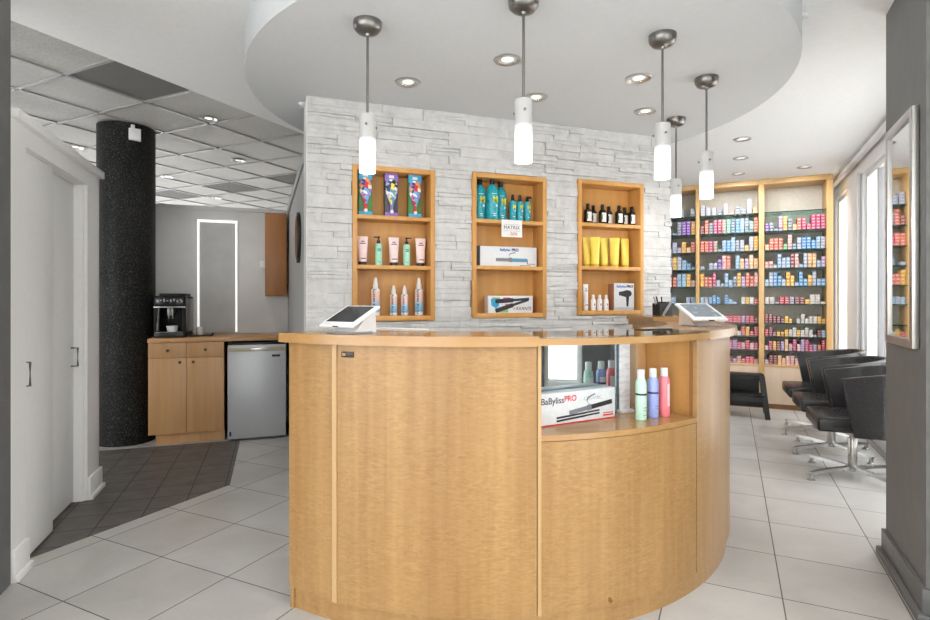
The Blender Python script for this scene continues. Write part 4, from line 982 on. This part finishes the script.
mCab = Matrix.Translation((cl0.x, cl0.y, 0)) @ Matrix.Rotation(AR, 4, 'Z')
count = 0; rest = BM(); rest_codes = sorted(CODES); rnd = random.Random(3)
for bay in (2, 1, 0):
    x0, x1 = cells_[bay]
    for ri, row in enumerate(rows[bay]):
        st = row.split()
        if not st: continue
        z = (shelfz+[BASEZ])[ri]
        h = .0335 if ri in (0, 1, 2) else (.040 if ri in (3, 4) else .0265)
        top = ([9]+shelfz+[BASEZ])[ri]-.012
        pitch = (x1-x0-.012)/len(st); w = round(min(pitch-.006, .046), 3)
        for si, tok in enumerate(st):
            n = int(tok[1])
            if n == 0: continue
            n = min(n, int((top-z)/h))
            for k in range(n):
                lx = x0+.008+pitch*(si+.5)+rnd.uniform(-.0015, .0015)*(0 if k == 0 else 1); ly = .05+rnd.uniform(-.006, .012)
                p = mCab @ Vector((lx, ly, z+k*h+.0003))
                if bay == 2 and count < 300 and ri != 9:
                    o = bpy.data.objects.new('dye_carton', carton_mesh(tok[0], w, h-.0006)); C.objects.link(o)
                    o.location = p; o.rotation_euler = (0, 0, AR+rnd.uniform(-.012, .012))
                    o['label'] = '%s hair dye carton, %s, %s stack from left, %s, right bay' % (CODES[tok[0]][1], lev[min(k, 4)], ordn[si], rowname[ri])
                    o['category'] = 'hair dye carton'; o['group'] = 'hair dye cartons in the right bay'
                    count += 1
                else:
                    mm = Matrix.Translation(p) @ Matrix.Rotation(AR+rnd.uniform(-.012, .012), 4, 'Z')
                    bx(rest, -w/2, w/2, 0, .14, 0, h-.0006, 0, mm, rest_codes.index(tok[0])); bx(rest, -w*.34, w*.34, -.0008, 0, h*.35, h*.72, 0, mm, rest_codes.index(tok[0])+len(rest_codes))
def m_restcarton(code):
    c = tuple(x*.86+.06 for x in lin(CODES[code][0])); t = NT('far_carton_'+CODES[code][1].replace(' ', '_').replace('-', '_'))
    n = t.noise(t.pos(), 60, 1); return t.bsdf(t.mix(n, tuple(a*.95 for a in c), c), .45)
def m_restlabel(code):
    c = tuple(x*.86+.06 for x in lin(CODES[code][0])); t = NT('far_label_'+CODES[code][1].replace(' ', '_').replace('-', '_'))
    n = t.noise(t.pos(), 60, 1); c = tuple(min(1, a*.45+.5) for a in c); return t.bsdf(t.mix(n, tuple(a*.95 for a in c), c), .45)
o = obj('dye_carton_stock', rest, [m_restcarton(k) for k in rest_codes]+[m_restlabel(k) for k in rest_codes], smooth=False)
o['kind'] = 'stuff'; o['label'] = 'remaining hair dye cartons stacked in the middle and left bays'; o['category'] = 'hair dye cartons'

# step stool in front of the cabinet
st = thing('step_stool', 'black plastic two-step stool on floor in front of colour cabinet', 'step stool', (3.03, 5.98, 0), AR)
bm = BM(); bx(bm, -.22, .18, -.06, .16, .418, .44, .008); bx(bm, -.21, .17, -.055, .15, .378, .418, .004); obj('top_step', bm, 'black', st)
bm = BM(); bx(bm, -.23, .19, -.18, .0, .225, .247, .006); bx(bm, -.22, .18, -.175, -.03, .12, .225, .004); obj('lower_step', bm, 'black', st)
for sx in (-1, 1):
    for (yt, yb) in ((-.05, -.20), (.14, .19)):
        bm = BM(); c = -.02+sx*.19
        loft(bm, [[(c-.025+o_*sx, y-.02, z), (c+.025+o_*sx, y-.02, z), (c+.025+o_*sx, y+.02, z), (c-.025+o_*sx, y+.02, z)] for o_, y, z in ((.045, yb, 0), (.02, (yt+yb)/2, .23), (.0, yt, .428))])
        obj('leg', bm, 'black', st)
bm = BM(); bx(bm, -.19, .15, .15, .17, .10, .40); obj('back_panel', bm, 'black', st, smooth=False)

# ------------------------------------------------------------------ ceiling lamps
def spot(loc, power, size=R(120), col=(1, .985, .965), rad=.05, blend=.6):
    l = bpy.data.lights.new('downlight_lamp', 'SPOT'); l.energy = power; l.spot_size = size; l.spot_blend = blend; l.color = col; l.shadow_soft_size = rad
    o = bpy.data.objects.new('downlight_lamp', l); C.objects.link(o); o.location = loc; return o
def downlight_proto():
    t = thing('downlight', '', 'ceiling light', group='recessed downlights')
    bm = BM(); lathe(bm, [(.048, -.002), (.066, -.007), (.070, -.004), (.070, .0)], 32, cap=False); obj('trim_ring', bm, 'alu', t)
    bm = BM(); lathe(bm, [(.050, -.003), (.044, .010), (.03, .02)], 28, cap=False); obj('reflector', bm, 'chrome', t)
    bm = BM(); lathe(bm, [(.031, -.001), (.031, .001)], 20); obj('lamp_lens', bm, 'lamp', t)
    return t
dl = downlight_proto(); first = True
def ceilpt(x, y, z): Y = (z-H)*551/(300-y); return Vector(((x-465)/551*Y, Y, z))
DL = [(408, 82, SOF, 'downlight in round soffit, above the leftmost wall shelf'), (507.5, 59.5, SOF, 'downlight in round soffit, nearest the second pendant'), (536, 97, SOF, 'downlight in round soffit, behind the second pendant glass'), (638.5, 78, SOF, 'downlight in round soffit, nearer of the pair by the third pendant'), (645.5, 111, SOF, 'downlight in round soffit, farther of the pair by the third pendant'),
      (742.5, 139, CEIL, 'downlight in white ceiling, nearest of four before the cabinet'), (741, 158, CEIL, 'downlight in white ceiling, second before the cabinet'), (738.5, 173.5, CEIL, 'downlight in white ceiling, close above the middle cabinet bay'), (804.5, 167, CEIL, 'downlight in white ceiling, close above the right cabinet bay'),
      (208.5, 118.5, TILEZ, 'downlight in tiled ceiling, right of the black column top'), (75.5, 147, TILEZ, 'downlight in tiled ceiling, left of the black column'), (238, 160.5, TILEZ, 'downlight in tiled ceiling, second right of the column'), (167, 176.5, TILEZ, 'downlight in tiled ceiling, close behind the black column'), (217, 198, TILEZ, 'downlight in tiled ceiling, far back over the kitchenette wall')]
for x, y, z, lab in DL:
    p = ceilpt(x, y, z)
    if first: dl.location = p; dl['label'] = lab; first = False
    else: dup(dl, p, None, lab)
    sp_ = spot((p.x, p.y, p.z-.012), {SOF: 5, CEIL: 30, TILEZ: 34}[z])
    if z == CEIL: sp_.rotation_euler = Vector((u_.x*.75, u_.y*.75, -1)).to_track_quat('-Z', 'Y').to_euler()
# pendants
def pendant():
    t = thing('pendant_lamp', '', 'pendant lamp', group='glass cylinder pendants')
    bm = BM(); lathe(bm, [(.02, -.052), (.045, -.045), (.058, -.03), (.061, -.012), (.061, 0)], 32); obj('canopy', bm, 'nickel', t)
    bm = BM(); lathe(bm, [(.008, -.062), (.012, -.05)], 12); lathe(bm, [(.0055, -.42), (.0055, -.05)], 10); obj('rod', bm, 'nickel', t)
    bm = BM(); lathe(bm, [(.030, 0), (.0345, .0), (.0345, .245), (.032, .249), (.006, .249)], 32, (0, 0, 0)); g = obj('glass_shade', bm, 'pend', t); g.location = (0, 0, -.650)
    bm = BM()
    for k in range(3):
        a = k*2*PI/3+.55; m = Matrix.Rotation(a, 4, 'Z') @ Matrix.Translation((.0345, 0, -.650+.20)) @ Matrix.Rotation(PI/2, 4, 'Y')
        n_ = len(bm.verts); lathe(bm, [(.005, -.004), (.005, .008), (.002, .010)], 10); bmesh.ops.transform(bm, matrix=m, verts=bm.verts[n_:])
    obj('set_screw', bm, 'nickel', t)
    return t
pp_ = pendant()
PN = [(367.5, 2.38, 'pendant lamp farthest left, in front of the left wall shelf'), (523.5, 2.2, 'pendant lamp hanging nearest the camera, above middle shelf'), (662.5, 2.50, 'pendant lamp overlapping the right end of the stone wall'), (706.5, 2.98, 'pendant lamp farthest right, in front of the cabinet'), (676, 3.65, 'pendant lamp farthest back, partly behind another pendant')]
for k, (x, Y, lab) in enumerate(PN):
    p = ((x-465)/551*Y, Y, SOF)
    if k == 0: pp_.location = p; pp_['label'] = lab
    else: dup(pp_, p, None, lab)
    l = bpy.data.lights.new('pendant_bulb', 'POINT'); l.energy = 3; l.shadow_soft_size = .04; l.color = (1, .96, .9)
    o = bpy.data.objects.new('pendant_bulb', l); C.objects.link(o); o.location = (p[0], p[1], SOF-.72)
# small things on column and ceiling
p = Vector((-2.985, 4.86)); dcam = (-p).normalized(); side = Vector((-dcam.y, dcam.x)); q = p+dcam*.215+side*.06
bm = BM(); bx(bm, -.045, .045, -.03, .02, 0, .10, .006); bx(bm, -.03, .0, -.03, .01, .10, .13, .004)
tag(obj('sensor_box', bm, 'whiteplastic', None, (q.x, q.y, 2.60), math.atan2(-dcam.y, -dcam.x)-PI/2), 'small white sensor box high on the black column', 'sensor')
p = ceilpt(803, 8, CEIL); bm = BM(); lathe(bm, [(.012, -.05), (.022, -.046), (.022, -.03), (.012, -.02), (.03, -.004), (.03, 0)], 16)
tag(obj('sprinkler', bm, 'whiteplastic', None, p), 'small white sprinkler head beside the round soffit', 'sprinkler')
p = ceilpt(302, 103, SOF); bm = BM(); lathe(bm, [(.012, -.03), (.016, -.028), (.008, -.02), (.022, -.004), (.022, 0)], 14)
tag(obj('sprinkler', bm, 'whiteplastic', None, p), 'small sprinkler under the soffit left of the stone wall', 'sprinkler')
# unseen lamps added behind the camera as fill light
for a, b in ((-1.6, -.6), (-.2, .6), (-2.6, 1.0)):
    p = AB(a, b); t = dup(dl, (p.x, p.y, CEIL), None, 'added fill downlight in white ceiling behind the camera'); spot((p.x, p.y, CEIL-.012), 10, R(150))

# ------------------------------------------------------------------ daylight, camera
w = bpy.data.worlds.new('World'); bpy.context.scene.world = w; w.use_nodes = True
nt = w.node_tree; bg = nt.nodes['Background']
tc = nt.nodes.new('ShaderNodeTexCoord'); sx = nt.nodes.new('ShaderNodeSeparateXYZ'); rmp = nt.nodes.new('ShaderNodeValToRGB')
nt.links.new(tc.outputs['Generated'], sx.inputs[0]); nt.links.new(sx.outputs[2], rmp.inputs[0]); nt.links.new(rmp.outputs[0], bg.inputs[0])
rmp.color_ramp.elements[0].color = (.96, .98, 1, 1); rmp.color_ramp.elements[1].color = (.94, .97, 1, 1); bg.inputs[1].default_value = 9.0
cam = bpy.data.cameras.new('Camera'); co = bpy.data.objects.new('Camera', cam); C.objects.link(co); bpy.context.scene.camera = co
co.location = (0, 0, H); co.rotation_euler = (PI/2, 0, 0); cam.sensor_width = 36; cam.lens = 36*551/930; cam.shift_y = -10/930; cam.clip_start = .02
sc = bpy.context.scene
sc.view_settings.view_transform = 'Standard'; sc.view_settings.look = 'None'; sc.view_settings.gamma = 1; sc.view_settings.exposure = -.42
sc.view_settings.use_curve_mapping = False
sc.cycles.max_bounces = 10; sc.cycles.diffuse_bounces = 5; sc.cycles.glossy_bounces = 5; sc.cycles.transparent_max_bounces = 16; sc.cycles.sample_clamp_indirect = 4
